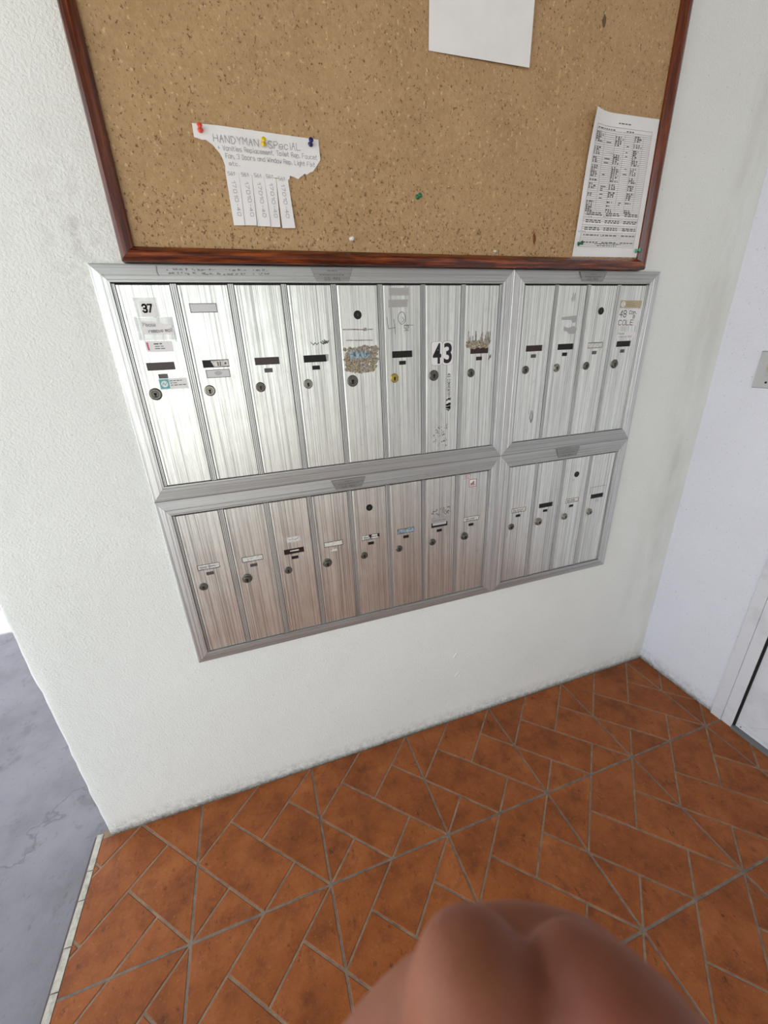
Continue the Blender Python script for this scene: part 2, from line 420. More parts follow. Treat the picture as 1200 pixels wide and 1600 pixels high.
# --- cream edging stones and the dark strip beside them ---------
yy = .012
while yy > -2.6:
    L = random.uniform(.062, .098); x0 = -.3800+random.uniform(-.0012, .0012)
    m = MB(); y1 = max(yy-L+.0016, -2.62)
    top = [(x0+random.uniform(-.001, .002), yy), (-.3640, yy-.001), (-.3640, y1), (x0+random.uniform(-.001, .002), y1+.001)]
    v = [(p[0], p[1], .0006) for p in top]+[(p[0]+(-.0015 if i in (0, 3) else .0), p[1], -.003) for i, p in enumerate(top)]+[(p[0]+(-.0015 if i in (0, 3) else .0), p[1], -.028) for i, p in enumerate(top)]
    m.add(v, [(0,1,2,3)]+[(o+i, o+(i+1) % 4, o+4+(i+1) % 4, o+4+i) for o in (0, 4) for i in range(4)])
    m.build('edging_stone', M_cream, floor); yy -= L
MB().box((-.3885, -2.65, -.05), (-.3822, .015, -.010)).build('edge_strip_dark', M_dkstrip, floor)  # dark reddish strip along the outer side of the edging

# --- walkway outside and the sunlit pavement past it -------------
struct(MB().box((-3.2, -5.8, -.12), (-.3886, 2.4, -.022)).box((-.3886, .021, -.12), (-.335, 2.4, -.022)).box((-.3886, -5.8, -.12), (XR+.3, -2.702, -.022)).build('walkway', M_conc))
struct(MB().box((-40, -40, -.30), (40, 40, -.125)).build('ground', M_pave))  # stretch out of view added for bounce light and door reflections

# --- walls: slightly wavy stucco, rounded and chipped outer arris --
def wall_mesh():
    mb = MB(); xs = [XL+.16*i/4 for i in range(1, 4)]; xs = [XL+.0, XL+.0015, XL+.004, XL+.008]+[XL+.03+i*.05 for i in range(40)]+[XR+.12]
    xs = sorted(x for x in xs if x <= XR+.12); zs = [-.10, -.02]+[i*.03 for i in range(0, 84)]
    n = len(xs); V = []
    for z in zs:
        wob = .0035*noise.noise((z*9, 3.1, 0))+.0022*noise.noise((z*40, 7.7, 0))
        V.append((XL+wob, .16, z))
        for i, x in enumerate(xs):
            y = {0: .0065, 1: .0035, 2: .0012, 3: .0003}.get(i, 0)
            amp = .0012*noise.noise((x*6, z*6, 1.7))+.0007*noise.noise((x*21, z*21, 9.0))
            V.append((x+(wob if i < 4 else 0), y+(amp if i > 2 else 0), z))
        V.append((XR+.12, .16, z))
    k = n+2; F = []
    for j in range(len(zs)-1):
        for i in range(k-1): F.append((j*k+i, j*k+i+1, (j+1)*k+i+1, (j+1)*k+i))
        F.append((j*k+k-1, j*k, (j+1)*k, (j+1)*k+k-1))
    mb.add(V, F); return mb
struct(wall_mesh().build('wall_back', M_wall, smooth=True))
def relief(pts, r, name, parent, mt):      # lumpy ridge of old paint standing on the wall face
    m = MB(); V = []; n = 7
    for i, (x, z) in enumerate(pts):
        a, b = pts[max(i-1, 0)], pts[min(i+1, len(pts)-1)]; d = Vector((b[0]-a[0], b[1]-a[1])).normalized(); rr = r*(.25 if i in (0, len(pts)-1) else random.uniform(.7, 1.2))
        for k in range(n):
            t = math.pi*k/(n-1); V.append((x-d.y*rr*math.cos(t), .0012-rr*.8*math.sin(t), z+d.x*rr*math.cos(t)))
    m.add(V, [(i*n+k, i*n+k+1, (i+1)*n+k+1, (i+1)*n+k) for i in range(len(pts)-1) for k in range(n-1)]); return m.build(name, mt, parent, True)
wb = bpy.data.objects['wall_back']
relief([(.832+.004*math.sin(k*1.3), .462-.0085*k) for k in range(12)], .0026, 'paint_drip', wb, M_wall)
for (x, z, s_) in ((.745, .318, 1), (.752, .300, 1.3), (.738, .290, .8), (.762, .214, 1.2), (.772, .206, .9), (.757, .225, .7), (1.05, .190, .8)):
    relief([(x+.006*s_*k*math.cos(x*90+z*50), z+.006*s_*k*math.sin(x*90+z*50)) for k in range(-2, 3)], .0030*s_, 'paint_blister', wb, M_wall)
# right wall, open where the door stands
wr = MB()
wr.box((XR, -.300, -.05), (XR+.14, .0, 2.47)).box((XR, -2.84, -.05), (XR+.14, -1.30, 2.47)).box((XR, -1.30, 2.08), (XR+.14, -.300, 2.47))
struct(wr.build('wall_right', M_wallr))
struct(MB().box((-1.5, -5.6, 2.47), (XR+.3, 2.03, 2.62)).build('ceiling_added', M_ceil))  # unseen roof, added and sized to shade the walkway and limit sky

struct(MB().box((.75, -2.84, -.05), (XR+.14, -2.70, 2.47)).build('wall_front_added', plain('added_wall_paint', (186, 180, 172), .9)))  # added out of view to dim the right side and tune door reflections
# --- door in the right wall -------------------------------------
door = struct(MB().box((XR+.004, -1.245, .012), (XR+.040, -.3660, 2.045)).build('door_1', M_white))
def trim(name, a, b, mt=M_white):
    return MB().box(a, b).build(name, mt, door)
trim('casing', (XR-.006, -.3265, .0), (XR+.02, -.2935, 2.10)); trim('casing', (XR-.006, -1.318, .0), (XR+.02, -1.285, 2.10)); trim('casing', (XR-.006, -1.285, 2.067), (XR+.02, -.3265, 2.10))
trim('jamb', (XR-.003, -.3598, .0), (XR+.05, -.3272, 2.066)); trim('jamb', (XR-.003, -1.284, .0), (XR+.05, -1.251, 2.066))
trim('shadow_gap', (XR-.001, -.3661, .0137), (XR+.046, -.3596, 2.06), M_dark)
trim('sill', (XR-.010, -1.284, .0005), (XR+.05, -.3620, .0135), M_sill)
MB().add([(XR+.0025, -.3668, .0165), (XR+.0025, -1.24, .0165), (XR+.0025, -1.24, .030), (XR+.0025, -.372, .030),
          (XR+.006, -.3668, .0165), (XR+.006, -1.24, .0165), (XR+.006, -1.24, .030), (XR+.006, -.372, .030)],
         [(0,1,2,3), (0,4,5,1), (1,5,6,2), (2,6,7,3), (3,7,4,0)]).build('bottom_rail', M_white, door)
MB().add([(XR+.002, -.3905, .0316), (XR+.002, -1.236, .0316), (XR+.002, -1.236, .21), (XR+.002, -.62, .21), (XR+.002, -.4447, .0855),
          (XR+.006, -.3905, .0316), (XR+.006, -1.236, .0316), (XR+.006, -1.236, .21), (XR+.006, -.62, .21), (XR+.006, -.4447, .0855)],
         [(0,1,2,3,4)]+[(i, (i+1) % 5, 5+(i+1) % 5, 5+i) for i in range(5)]).build('kick_plate', M_white, door)
m = MB(); n = 10
for r_, x_ in ((.0022, XR+.0004),):
    vs = [(x_, -.3815+r_*math.cos(6.283*k/n), .0232+r_*math.sin(6.283*k/n)) for k in range(n)]+[(XR+.004, -.3815+r_*math.cos(6.283*k/n), .0232+r_*math.sin(6.283*k/n)) for k in range(n)]
    m.add(vs, [tuple(range(n))]+[(k, (k+1) % n, n+(k+1) % n, n+k) for k in range(n)])
m.build('screw', M_sill, door)
m = MB(); m.add([(XR-.05+.0*k, -1.19+.012*math.cos(k*.785), .98+.012*math.sin(k*.785)) for k in range(8)]+[(XR+.004, -1.19+.010*math.cos(k*.785), .98+.010*math.sin(k*.785)) for k in range(8)], [tuple(range(8))]+[(k, (k+1) % 8, 8+(k+1) % 8, 8+k) for k in range(8)])
m.build('door_knob', M_lock, door)

# ================================================================ SWITCH PLATE
sw = thing('switch_plate', 'small brushed steel switch plate with toggle on the right hand wall', 'switch', (XR, -.151, 1.109))
def xbox(x0, x1, y0, y1, z0, z1, e):   # plate on the right wall with bevelled room-side edges
    v = [(x1,y0,z0),(x1,y1,z0),(x1,y1,z1),(x1,y0,z1),(x0,y0+e,z0+e),(x0,y1-e,z0+e),(x0,y1-e,z1-e),(x0,y0+e,z1-e)]
    return MB().add(v, [(0,1,2,3),(4,5,6,7)]+[(i, (i+1) % 4, 4+(i+1) % 4, 4+i) for i in range(4)])
xbox(XR-.0065, XR, -.187, -.1155, 1.1095, 1.2105, .0035).build('plate', M_steel, sw)
xbox(XR-.0085, XR-.006, -.160, -.142, 1.143, 1.178, .002).build('toggle_frame', M_steel, sw)
MB().add([(XR-.008,-.155,1.155),(XR-.008,-.147,1.155),(XR-.008,-.147,1.166),(XR-.008,-.155,1.166),(XR-.020,-.154,1.169),(XR-.020,-.148,1.169),(XR-.019,-.148,1.175),(XR-.019,-.154,1.175)],
         [(0,1,2,3),(4,5,6,7)]+[(i,(i+1)%4,4+(i+1)%4,4+i) for i in range(4)]).build('toggle', plain('ivory_toggle', (190, 180, 160), .4), sw)
for z_ in (1.1265, 1.194):
    n = 12; v = [(XR-.0072, -.151+.0030*math.cos(k*6.283/n), z_+.0030*math.sin(k*6.283/n)) for k in range(n)]+[(XR-.006, -.151+.0034*math.cos(k*6.283/n), z_+.0034*math.sin(k*6.283/n)) for k in range(n)]
    MB().add(v, [tuple(range(n))]+[(k,(k+1)%n,n+(k+1)%n,n+k) for k in range(n)]).build('screw', M_dark, sw)

# ================================================================ MAILBOXES
YD = -.007          # door face
PITCH_L, PITCH_R = .10125, .0981
def strokes_part(name, mt, parent, fn):
    m = MB(); fn(m); return m.build(name, mt, parent)
def frame_member(side, O, I, mt, parent):
    # O, I = (x0, z0, x1, z1): outer and inner rectangle; four profile stations from wall to lip
    prof = [(0.0, -.0006), (.008, -.0090), (.05, -.0098), (.58, -.0108), (.60, -.0102), (.63, -.0102), (.65, -.0110), (.84, -.0112), (.86, -.0106), (.89, -.0106), (.91, -.0110), (.99, -.0108), (1.0, -.0098), (1.0, -.0035)]
    cor = {'b': ((0,1),(2,1)), 't': ((2,3),(0,3)), 'l': ((0,3),(0,1)), 'r': ((2,1),(2,3))}[side]
    mb = MB(); V = []; g = .00025
    for t, y in prof:
        pts = []
        for (ix, iz) in cor: pts.append([O[ix]+(I[ix]-O[ix])*t, O[iz]+(I[iz]-O[iz])*t])
        d = Vector((pts[1][0]-pts[0][0], pts[1][1]-pts[0][1])).normalized()*g
        V += [(pts[0][0]+d.x, y, pts[0][1]+d.y), (pts[1][0]-d.x, y, pts[1][1]-d.y)]
    F = [(2*i, 2*i+1, 2*i+3, 2*i+2) for i in range(len(prof)-1)]
    n = len(prof); F += [tuple(2*i for i in range(n)), tuple(2*i+1 for i in range(n))]
    mb.add(V, F); return mb.build('frame_rail' if side in 'bt' else 'frame_stile', mt, parent)

def door_plate(x0, x1, z0, z1, holes):
    # face with real cut-outs, small turned edge all round, cells left open where the windows are
    e = .0007; mb = MB()
    xs = sorted({x0+e, x1-e, x0+.004, x0+.0066, x1-.004} | {h[i] for h in holes for i in (0, 2)}); zs = sorted({z0+e, z1-e} | {h[i] for h in holes for i in (1, 3)})
    ins = lambda cx, cz: any(h[0] < cx < h[2] and h[1] < cz < h[3] for h in holes)
    rib = lambda x: YD-.0006 if abs(x-(x0+.004)) < 1e-6 else YD
    for i in range(len(xs)-1):
        for j in range(len(zs)-1):
            if ins((xs[i]+xs[i+1])/2, (zs[j]+zs[j+1])/2): continue
            mb.add([(xs[i],rib(xs[i]),zs[j]),(xs[i+1],rib(xs[i+1]),zs[j]),(xs[i+1],rib(xs[i+1]),zs[j+1]),(xs[i],rib(xs[i]),zs[j+1])], [(0,1,2,3)])
    A = [(x0+e,z0+e),(x1-e,z0+e),(x1-e,z1-e),(x0+e,z1-e)]; B = [(x0,z0),(x1,z0),(x1,z1),(x0,z1)]
    for i in range(4):
        k = (i+1) % 4
        mb.add([(A[i][0],YD,A[i][1]),(A[k][0],YD,A[k][1]),(B[k][0],YD+e,B[k][1]),(B[i][0],YD+e,B[i][1]),(B[k][0],-.0040,B[k][1]),(B[i][0],-.0040,B[i][1])], [(0,1,2,3),(3,2,4,5)])
    for h in holes:
        q = [(h[0],h[1]),(h[2],h[1]),(h[2],h[3]),(h[0],h[3])]
        for i in range(4):
            k = (i+1) % 4
            mb.add([(q[i][0],YD,q[i][1]),(q[k][0],YD,q[k][1]),(q[k][0],-.0042,q[k][1]),(q[i][0],-.0042,q[i][1])], [(0,1,2,3)])
    return mb

def cam_lock(parent, x, z, r, mt, stick=.0035, ang=0.0, off=(0, 0)):
    mb = MB(); y = YD+.0002
    if stick > .006:   # replacement cylinder standing proud on a wide collar
        mb.lathe([(r*1.05, 0), (r*1.05, .0022), (r*.92, .0034), (r*.74, .0038), (r*.72, stick-.0008), (r*.62, stick), (r*.50, stick), (r*.46, stick-.0006), (r*.30, stick-.0004)], (x, y, z), n=22); pr = .30*r
    else:
        mb.lathe([(r, 0), (r, .0014), (r*.90, stick*.8), (r*.80, stick), (r*.56, stick), (r*.52, stick-.0006), (r*.47, stick-.0002), (r*.30, stick)], (x, y, z), n=22); pr = .3*r
    mb.mat(1); c, s_ = math.cos(ang), math.sin(ang); yk = y-stick-.0002
    for (a0, b0, a1, b1) in ((-.16, -.42, .16, .18), (-.24, .0, .24, .34)):
        pts = [(a0*r, b0*r), (a1*r, b0*r), (a1*r, b1*r), (a0*r, b1*r)]
        mb.fan([(x+off[0]+p*c-q*s_, z+off[1]+p*s_+q*c) for p, q in pts], yk, .0003)
    o = mb.build('lock', [mt, M_key], parent, smooth=False); return o

def master(parent, x, z, mt=M_key):
    mb = MB(); mb.lathe([(.0088, 0), (.0088, .0010), (.0076, .0014), (.0072, .0006), (.0034, .0006), (.0034, .0012)], (x, YD+.0001, z), n=22)
    mb.mat(1).quad(x-.0007, z-.0022, x+.0007, z+.0022, YD-.0014)
    lab(mb.build('master_lock', [M_key, M_lockd], parent), 'black round carrier lock')

NAMES = 'abcdefgh'
def bank(label, O, I, nd, pitch, zs, plate, doors_fn):
    x0, z0, x1, z1 = I
    root = thing('mailbox_bank', label, 'mailbox', ((O[0]+O[2])/2, 0, O[1]), 'aluminium mailbox banks on the wall')
    MB().box((O[0]+.006, -.0034, O[1]+.006), (O[2]-.006, -.0010, O[3]-.006)).build('back_panel', M_dark, root)
    for s_, mt in (('t', M_railh), ('b', M_railh), ('l', M_railv), ('r', M_railv)): frame_member(s_, O, I, mt, root)
    half = .0055
    for i in range(nd+1):           # reeded strips between the doors
        xa, xb = x0+i*pitch-half, x0+i*pitch+half
        xa, xb = max(xa, x0+.0006), min(xb, x1-.0006)
        n = 3 if 0 < i < nd else 2; V = []; m = MB(); wd = (xb-xa)/n
        for k in range(n):
            a = xa+k*wd
            for t, y in ((.03, -.0058), (.14, -.0082), (.86, -.0082), (.97, -.0058)): V.append((a+t*wd, y))
        V = [(xa, -.0036)]+V+[(xb, -.0036)]; q = len(V)
        m.add([(x, y, z0+.0008) for x, y in V]+[(x, y, z1-.0022) for x, y in V], [(k, k+1, q+k+1, q+k) for k in range(q-1)]+[tuple(range(q)), tuple(range(q, 2*q))])
        m.build('divider_strip', M_strip, root)
    for i in range(nd):
        a, b = x0+i*pitch+half+.0007, x0+(i+1)*pitch-half-.0009
        d = doors_fn(i); cx = (a+b)/2-.0018
        hs = []
        if d.get('slot'): hs.append((cx-.0250, zs-.0072, cx+.0250, zs+.0072))
        if d.get('win'): hs.append((cx-.0085, zs-.0228, cx+.0085, zs-.0142))
        dr = door_plate(a, b, z0+.0012, z1-.0034, hs).build('door', M_door, root)
        if d.get('label'): lab(dr, d['label'])
        if d.get('slot'):
            mt, dep = d['slot']; (MB().quad(cx-.0235, zs-.0060, cx+.0238, zs+.0056, YD+dep, .0004) if mt in (M_card, M_blue) else MB().quad(cx-.0246, zs-.0068, cx+.0246, zs+.0068, YD+dep, .0004)).build('name_window', mt, dr)
        if d.get('win'):
            mt = d['win']; m = MB(); m.quad(cx-.0083, zs-.0226, cx+.0083, zs-.0144, YD+.0014, .0004); m.build('indicator_window', mt, dr)
        lk = d.get('lock', {}); cam_lock(dr, cx-.0213+lk.get('dx', 0), zs-.0513+lk.get('dz', 0), lk.get('r', .0102), lk.get('mt', M_lock), lk.get('stick', .0034), lk.get('ang', 0.0), lk.get('off', (0, -.001)))
        if d.get('extra'): d['extra'](dr, cx)
    # trapezoid maker's plate on the top rail
    px0, px1, pz0, pz1, tp = plate; m = MB()
    m.fan([(px0+tp, pz0), (px1-tp, pz0), (px1, pz1), (px0, pz1)], -.0132, .0016)
    m.mat(1); zc = (pz0+pz1)/2; yk = -.01335
    squiggles(m, (px0+px1)/2-.010, pz1-.0058, .020, .0022, .0012, yk); squiggles(m, px0+.016, zc-.0012, px1-px0-.032, .0026, .0013, yk)
    write(m, 'U.S. MAIL', (px0+px1)/2-.017, pz0+.0022, .0052, .0008, yk, width=.034)
    m.mat(2).lathe([(.0018, 0), (.0018, .0004)], (px0+.007, -.0132, zc), n=8).lathe([(.0018, 0), (.0018, .0004)], (px1-.007, -.0132, zc), n=8)
    m.build('maker_plate', [M_plate, M_print, M_lock], root)
    return root
def blob(mb, cx, cz, rx, rz, y, n=9, jag=.35):
    mb.fan([(cx+rx*math.cos(6.283*k/n)*(1+random.uniform(-jag, jag)), cz+rz*math.sin(6.283*k/n)*(1+random.uniform(-jag, jag))) for k in range(n)], y)
def patch(name, mts, parent, x0, z0, x1, z1, n, sx, sz, dens=lambda u, v: 1, y=YD-.0004):
    m = MB()
    for k in range(n):
        u, v = random.random(), random.random()
        if random.random() > dens(u, v): continue
        m.mat(random.randrange(len(mts))); blob(m, x0+u*(x1-x0), z0+v*(z1-z0), sx*random.uniform(.4, 1.2), sz*random.uniform(.4, 1.2), y-random.uniform(0, .0004))
    return m.build(name, mts, parent)
Y1 = YD-.0007; Y2 = YD-.0010

BL, SM, CD = (M_black, .0022), M_smoke, (M_card, .0006)
BR_ = (M_brown, .0016)
def ex_T1(p, cx):
    m = MB(); m.quad(.0512, 1.2935, .1160, 1.3330, YD-.0005); m.quad(.0560, 1.3335, .0960, 1.3660, YD-.0005); m.quad(.050, 1.295, .0555, 1.335, YD-.0006); m.quad(.109, 1.29, .115, 1.331, YD-.0006); m.build('clear_tape', M_tape, p)
    m = MB().fan([(.0648, 1.3345), (.0893, 1.3330), (.0885, 1.3592), (.0652, 1.3600)], Y1, .0002); m.mat(1)
    write(m, '37', .0690, 1.3418, .0125, .0030, Y2, width=.0155); lab(m.build('number_sticker', [M_paper, M_ink], p), 'white square sticker numbered 37')
    m = MB().fan([(.0595, 1.3040), (.1125, 1.3030), (.1118, 1.3195), (.0612, 1.3280)], Y1, .0002); m.mat(1)
    write(m, 'Please', .0625, 1.3175, .0062, .0007, Y2, width=.021, jit=.2); write(m, 'remove mail', .0700, 1.3065, .0062, .0008, Y2, width=.040, jit=.2, slope=.03)
    lab(m.build('paper_note', [M_paper, M_pen], p), 'handwritten note under clear tape')
    m = MB().fan([(.0600, 1.2728), (.1052, 1.2722), (.1052, 1.2912), (.0585, 1.2925)], Y1, .0002); m.mat(1).fan([(.0612, 1.2765), (.0640, 1.2755), (.0636, 1.2900), (.0605, 1.2900)], Y2)
    m.mat(2); squiggles(m, .0730, 1.2862, .0145, .003, .0016, Y2); squiggles(m, .0745, 1.2820, .0150, .0028, .0010, Y2); squiggles(m, .0735, 1.2780, .0215, .0028, .0012, Y2)
    lab(m.build('address_label', [M_paper, M_pink, M_ink], p), 'white address label with a pink bar')
    m = MB().quad(.0660, 1.2028, .1172, 1.2232, Y1, .0002); m.mat(1).quad(.0672, 1.2045, .0838, 1.2222, Y2)
    m.mat(0).lathe([(.0062, 0), (.0062, .0002)], (.0755, Y2-.0001, 1.2133), n=18)
    m.mat(1); ribbon(m, [(.0712, 1.2112), (.0738, 1.2160), (.0760, 1.2112), (.0800, 1.2160)], .0011, Y2-.0004)
    m.mat(2); squiggles(m, .0855, 1.2182, .0225, .0028, .0012, Y2); squiggles(m, .0862, 1.2140, .0150, .0028, .0011, Y2); squiggles(m, .0862, 1.2098, .0275, .0028, .0012, Y2)
    lab(m.build('address_label', [M_paper, M_teal, M_ink], p), 'white address label with a teal monogram')
def ex_T2(p, cx):
    def fr(m, x0, z0, x1, z1, t=.0011):
        m.mat(0).quad(x0, z0, x1, z1, Y1, .0002); m.mat(1)
        for a in ((x0, z0, x1, z0+t), (x0, z1-t, x1, z1), (x0, z0, x0+t, z1), (x1-t, z0, x1, z1)): m.quad(*a, Y2)
    m = MB(); fr(m, .1495, 1.3395, .1985, 1.3555); lab(m.build('empty_label', [M_gtape2, M_print], p), 'empty outlined name label')
    m = MB(); fr(m, .1555, 1.2195, .2010, 1.2352); m.mat(2); blob(m, .1785, 1.2280, .0070, .0045, Y2, 7, .15); lab(m.build('empty_label', [M_gtape2, M_print, M_gtape], p), 'second outlined label covering the small window')
    m = MB(); m.fan([(.1730, 1.2405), (.2015, 1.2410), (.2015, 1.2525), (.1680, 1.2520)], YD+.0006); m.mat(1); [ribbon(m, [(x_, 1.2425), (x_+.0006, 1.2490)], .0022, YD+.0004) for x_ in (.181, .1855)]; blob(m, .1955, 1.2462, .0022, .0024, YD+.0004, 8, .2)
    lab(m.build('torn_card', [M_card, M_print], p), 'torn scrap of card in the window')
M_gtape2 = plain('silver_label', (206, 206, 206), .5, .25)
def ex_T4(p, cx):
    m = MB(); y = Y1
    ribbon(m, [(.3745, 1.2790), (.3790, 1.2740), (.3830, 1.2780), (.3860, 1.2745), (.3905, 1.2775)], .0016, y)
    for k in range(3): ribbon(m, [(.395+.004*k, 1.279+.002*k), (.401+.004*k, 1.275+.001*k), (.405+.004*k, 1.281)], .0022, y)
    m.build('marker_scrawl', M_print, p); MB().fan([(.4045, 1.2400), (.4085, 1.2405), (.4100, 1.2540), (.4030, 1.2550)], Y1).build('tape_scrap', M_gtape, p)
def ex_T5(p, cx):
    master(p, .4810, 1.3302)
    m = MB(); ribbon(m, [(.4465, 1.3022), (.470, 1.3018), (.490, 1.3010), (.5131, 1.3010)], .0022, Y1); blob(m, .496, 1.3010, .006, .0030, Y1-.0001); ribbon(m, [(.4519, 1.2805), (.480, 1.2797), (.512, 1.2790)], .0018, Y1)
    m.build('glue_line', M_rust, p)
    patch('glue_residue', [M_rust, M_rust, M_rust2], p, .4475, 1.2150, .5180, 1.2640, 170, .0085, .0062)
    m = MB().fan([(.4585, 1.2420), (.5040, 1.2440), (.5045, 1.2560), (.4580, 1.2580)], Y2, .0003); m.mat(1); write(m, 'A A U', .466, 1.245, .007, .0008, Y2-.0003, width=.03, jit=.3)
    lab(m.build('torn_label', [M_blue, M_ink], p), 'torn faded blue name strip')
def ex_T6(p, cx):
    m = MB().quad(.5545, 1.3670, .6005, 1.3815, Y1, .0002).fan([(.5520, 1.3435), (.5965, 1.3445), (.5980, 1.3590), (.5525, 1.3585)], Y1, .0002); m.build('tape_strip', M_gtape, p)
    m = MB(); ribbon(m, [(.5475, 1.3240), (.5505, 1.3010), (.5670, 1.3030)], .0011, Y1); ribbon(m, [(.5640, 1.3200), (.5665, 1.2900)], .0011, Y1)
    ribbon(m, [(.583+.009*math.cos(a/2.0), 1.322+.0125*math.sin(a/2.0)) for a in range(14)], .0011, Y1); ribbon(m, [(.5840, 1.3240), (.5880, 1.3180), (.5830, 1.3130)], .001, Y1)
    write(m, '52', .5880, 1.2960, .011, .0010, Y1, width=.011, jit=.3); ribbon(m, [(.588, 1.3075), (.611, 1.3070)], .0010, Y1)
    m.build('pencil_scrawl', M_print, p)
def digit(mb, ch, x, z, wdt, h, y):
    cu = bpy.data.curves.new('digit', 'FONT'); cu.body = ch; cu.size = 1.0; cu.offset = .022; cu.resolution_u = 4
    o = bpy.data.objects.new('digit', cu); C.objects.link(o); dg = bpy.context.evaluated_depsgraph_get(); me = o.evaluated_get(dg).to_mesh()
    xs = [v.co.x for v in me.vertices]; ys = [v.co.y for v in me.vertices]
    mb.add([(x+(v.co.x-min(xs))/(max(xs)-min(xs))*wdt, y, z+(v.co.y-min(ys))/(max(ys)-min(ys))*h) for v in me.vertices], [tuple(q.vertices) for q in me.polygons])
    o.evaluated_get(dg).to_mesh_clear(); bpy.data.objects.remove(o); bpy.data.curves.remove(cu)
def decal(p, x0, z0, x1, z1, ch):
    n = []; r = .006
    for (cx, cz, a0) in ((x0+r, z0+r, 180), (x1-r, z0+r, 270), (x1-r, z1-r, 0), (x0+r, z1-r, 90)):
        for k in range(4): n.append((cx+r*math.cos(R(a0+30*k)), cz+r*math.sin(R(a0+30*k))))
    cx_, cz_ = (x0+x1)/2, (z0+z1)/2; m = MB().fan(n, Y1, .0002); m.mat(2).fan([(cx_+(a-cx_)*1.04, cz_+(b-cz_)*1.022) for a, b in n], YD-.0004); m.mat(1); digit(m, ch, x0+.0032, z0+.0032, x1-x0-.0062, z1-z0-.0068, Y2)
    lab(m.build('number_decal', [M_paper, M_ink, M_smudge], p), 'white decal with bold black '+ch)
def ex_T7(p, cx):
    decal(p, .6560, 1.2180, .6843, 1.2705, '4'); decal(p, .6848, 1.2180, .7125, 1.2705, '3')
    m = MB().fan([(.6975, 1.1090), (.7085, 1.1100), (.7100, 1.2175), (.6985, 1.2175)], YD-.0005, .0002); m.mat(1)
    write(m, '43 CONVENTRY', .6995, 1.1975, .0070, .0011, Y1, width=.055, rot=R(-90)); m.mat(2)
    for k in range(26): blob(m, random.uniform(.698, .709), random.uniform(1.109, 1.139), .0026, .0022, Y1-.0001)
    lab(m.build('address_strip', [M_paper, M_ink, M_print], p), 'narrow upright strip reading 43 CONVENTRY')
    patch('scratches', [M_smudge, M_gtape], p, .663, 1.020, .700, 1.075, 60, .0016, .0022)
def ex_T8(p, cx):
    patch('glue_residue', [M_rust, M_rust2], p, .7475, 1.2520, .8070, 1.2680, 110, .0035, .0035)
    m = MB()
    for k in range(22):
        x = random.uniform(.754, .815); h = random.uniform(.006, .030); ribbon(m, [(x, 1.262), (x+random.uniform(-.002, .002), 1.262+h)], random.uniform(.0008, .0022), Y1)
    m.build('drip_marks', M_rust, p); patch('scratches', [M_smudge], p, .812, 1.225, .819, 1.232, 5, .002, .004)
def ex_R1(p, cx): 
    m = MB(); ribbon(m, [(.954, 1.088), (.952, 1.068), (.957, 1.054), (.962, 1.068), (.958, 1.086)], .0014, Y1); ribbon(m, [(.957, 1.082), (.957, 1.060)], .0010, Y1); m.build('scratches', M_smudge, p)
def ex_R2(p, cx):
    m = MB().fan([(1.020, 1.3155), (1.066, 1.3190), (1.066, 1.3030), (1.056, 1.3020), (1.050, 1.3090), (1.020, 1.3095)], Y1, .0002).fan([(1.030, 1.2935), (1.044, 1.2900), (1.060, 1.2945), (1.0715, 1.2880), (1.068, 1.2755), (1.050, 1.2760), (1.040, 1.2820), (1.031, 1.2840)], Y1, .0002)
    m.build('tape_scrap', M_gtape, p); m = MB(); [ribbon(m, [(x, 1.352), (x+.001, 1.352+random.uniform(.008, .02))], .0008, Y1) for x in (1.043, 1.046, 1.050, 1.053)]; m.build('scratches', M_smudge, p)
def ex_R3(p, cx): master(p, 1.1430, 1.3279)
def ex_R4(p, cx):
    m = MB().fan([(1.2040, 1.3345), (1.2755, 1.3330), (1.2765, 1.3510), (1.2035, 1.3525)], Y1, .0002); m.mat(1).lathe([(.0068, 0), (.0068, .0003)], (1.2140, Y1, 1.3432), n=16); m.mat(2)
    write(m, 'C', 1.2115, 1.3398, .007, .0010, Y2-.0002, width=.005); [squiggles(m, 1.2250, 1.3472-.0045*k, .022+.006*k, .0026, .0009, Y2) for k in range(3)]
    lab(m.build('foil_label', [M_gold, M_paper, M_print], p), 'gold foil address label')
    m = MB().fan([(1.2015, 1.2905), (1.2700, 1.2890), (1.2800, 1.3080), (1.2800, 1.3310), (1.2035, 1.3300)], Y1-.0002, .0002); m.mat(1)
    write(m, '48', 1.2070, 1.3120, .0155, .0017, Y2-.0002, width=.022, jit=.25); write(m, 'Con.', 1.2400, 1.3190, .0085, .0013, Y2-.0002, width=.024, jit=.25); write(m, 'B', 1.2545, 1.3085, .0075, .0013, Y2-.0002, width=.006)
    write(m, 'COLE', 1.2080, 1.2925, .0120, .0015, Y2-.0002, width=.050, jit=.25); lab(m.build('name_card', [M_paper, M_ink], p), 'white hand lettered name card')
    m = MB().fan([(1.2080, 1.2600), (1.2700, 1.2585), (1.2735, 1.2755), (1.2100, 1.2765)], Y1, .0002); m.mat(1); write(m, 'Please', 1.2120, 1.2690, .0052, .0007, Y2, width=.022, jit=.2); write(m, 'remove mail', 1.2160, 1.2612, .0052, .0007, Y2, width=.046, jit=.2)
    lab(m.build('paper_note', [M_paper, M_pen], p), 'small handwritten note')
def card_txt(x, z, w_, mt):
    def f(m): squiggles(m, x-w_/2, z, w_, .004, .0016, YD+.0003)
    return f
def ex_card(p, cx, z=.7963):
    m = MB(); squiggles(m, cx-.020, z-.001, .038, .005, .0020, YD+.0002); squiggles(m, cx-.018, z-.0045, .028, .004, .0012, YD+.0002); m.build('name_print', M_print, p)
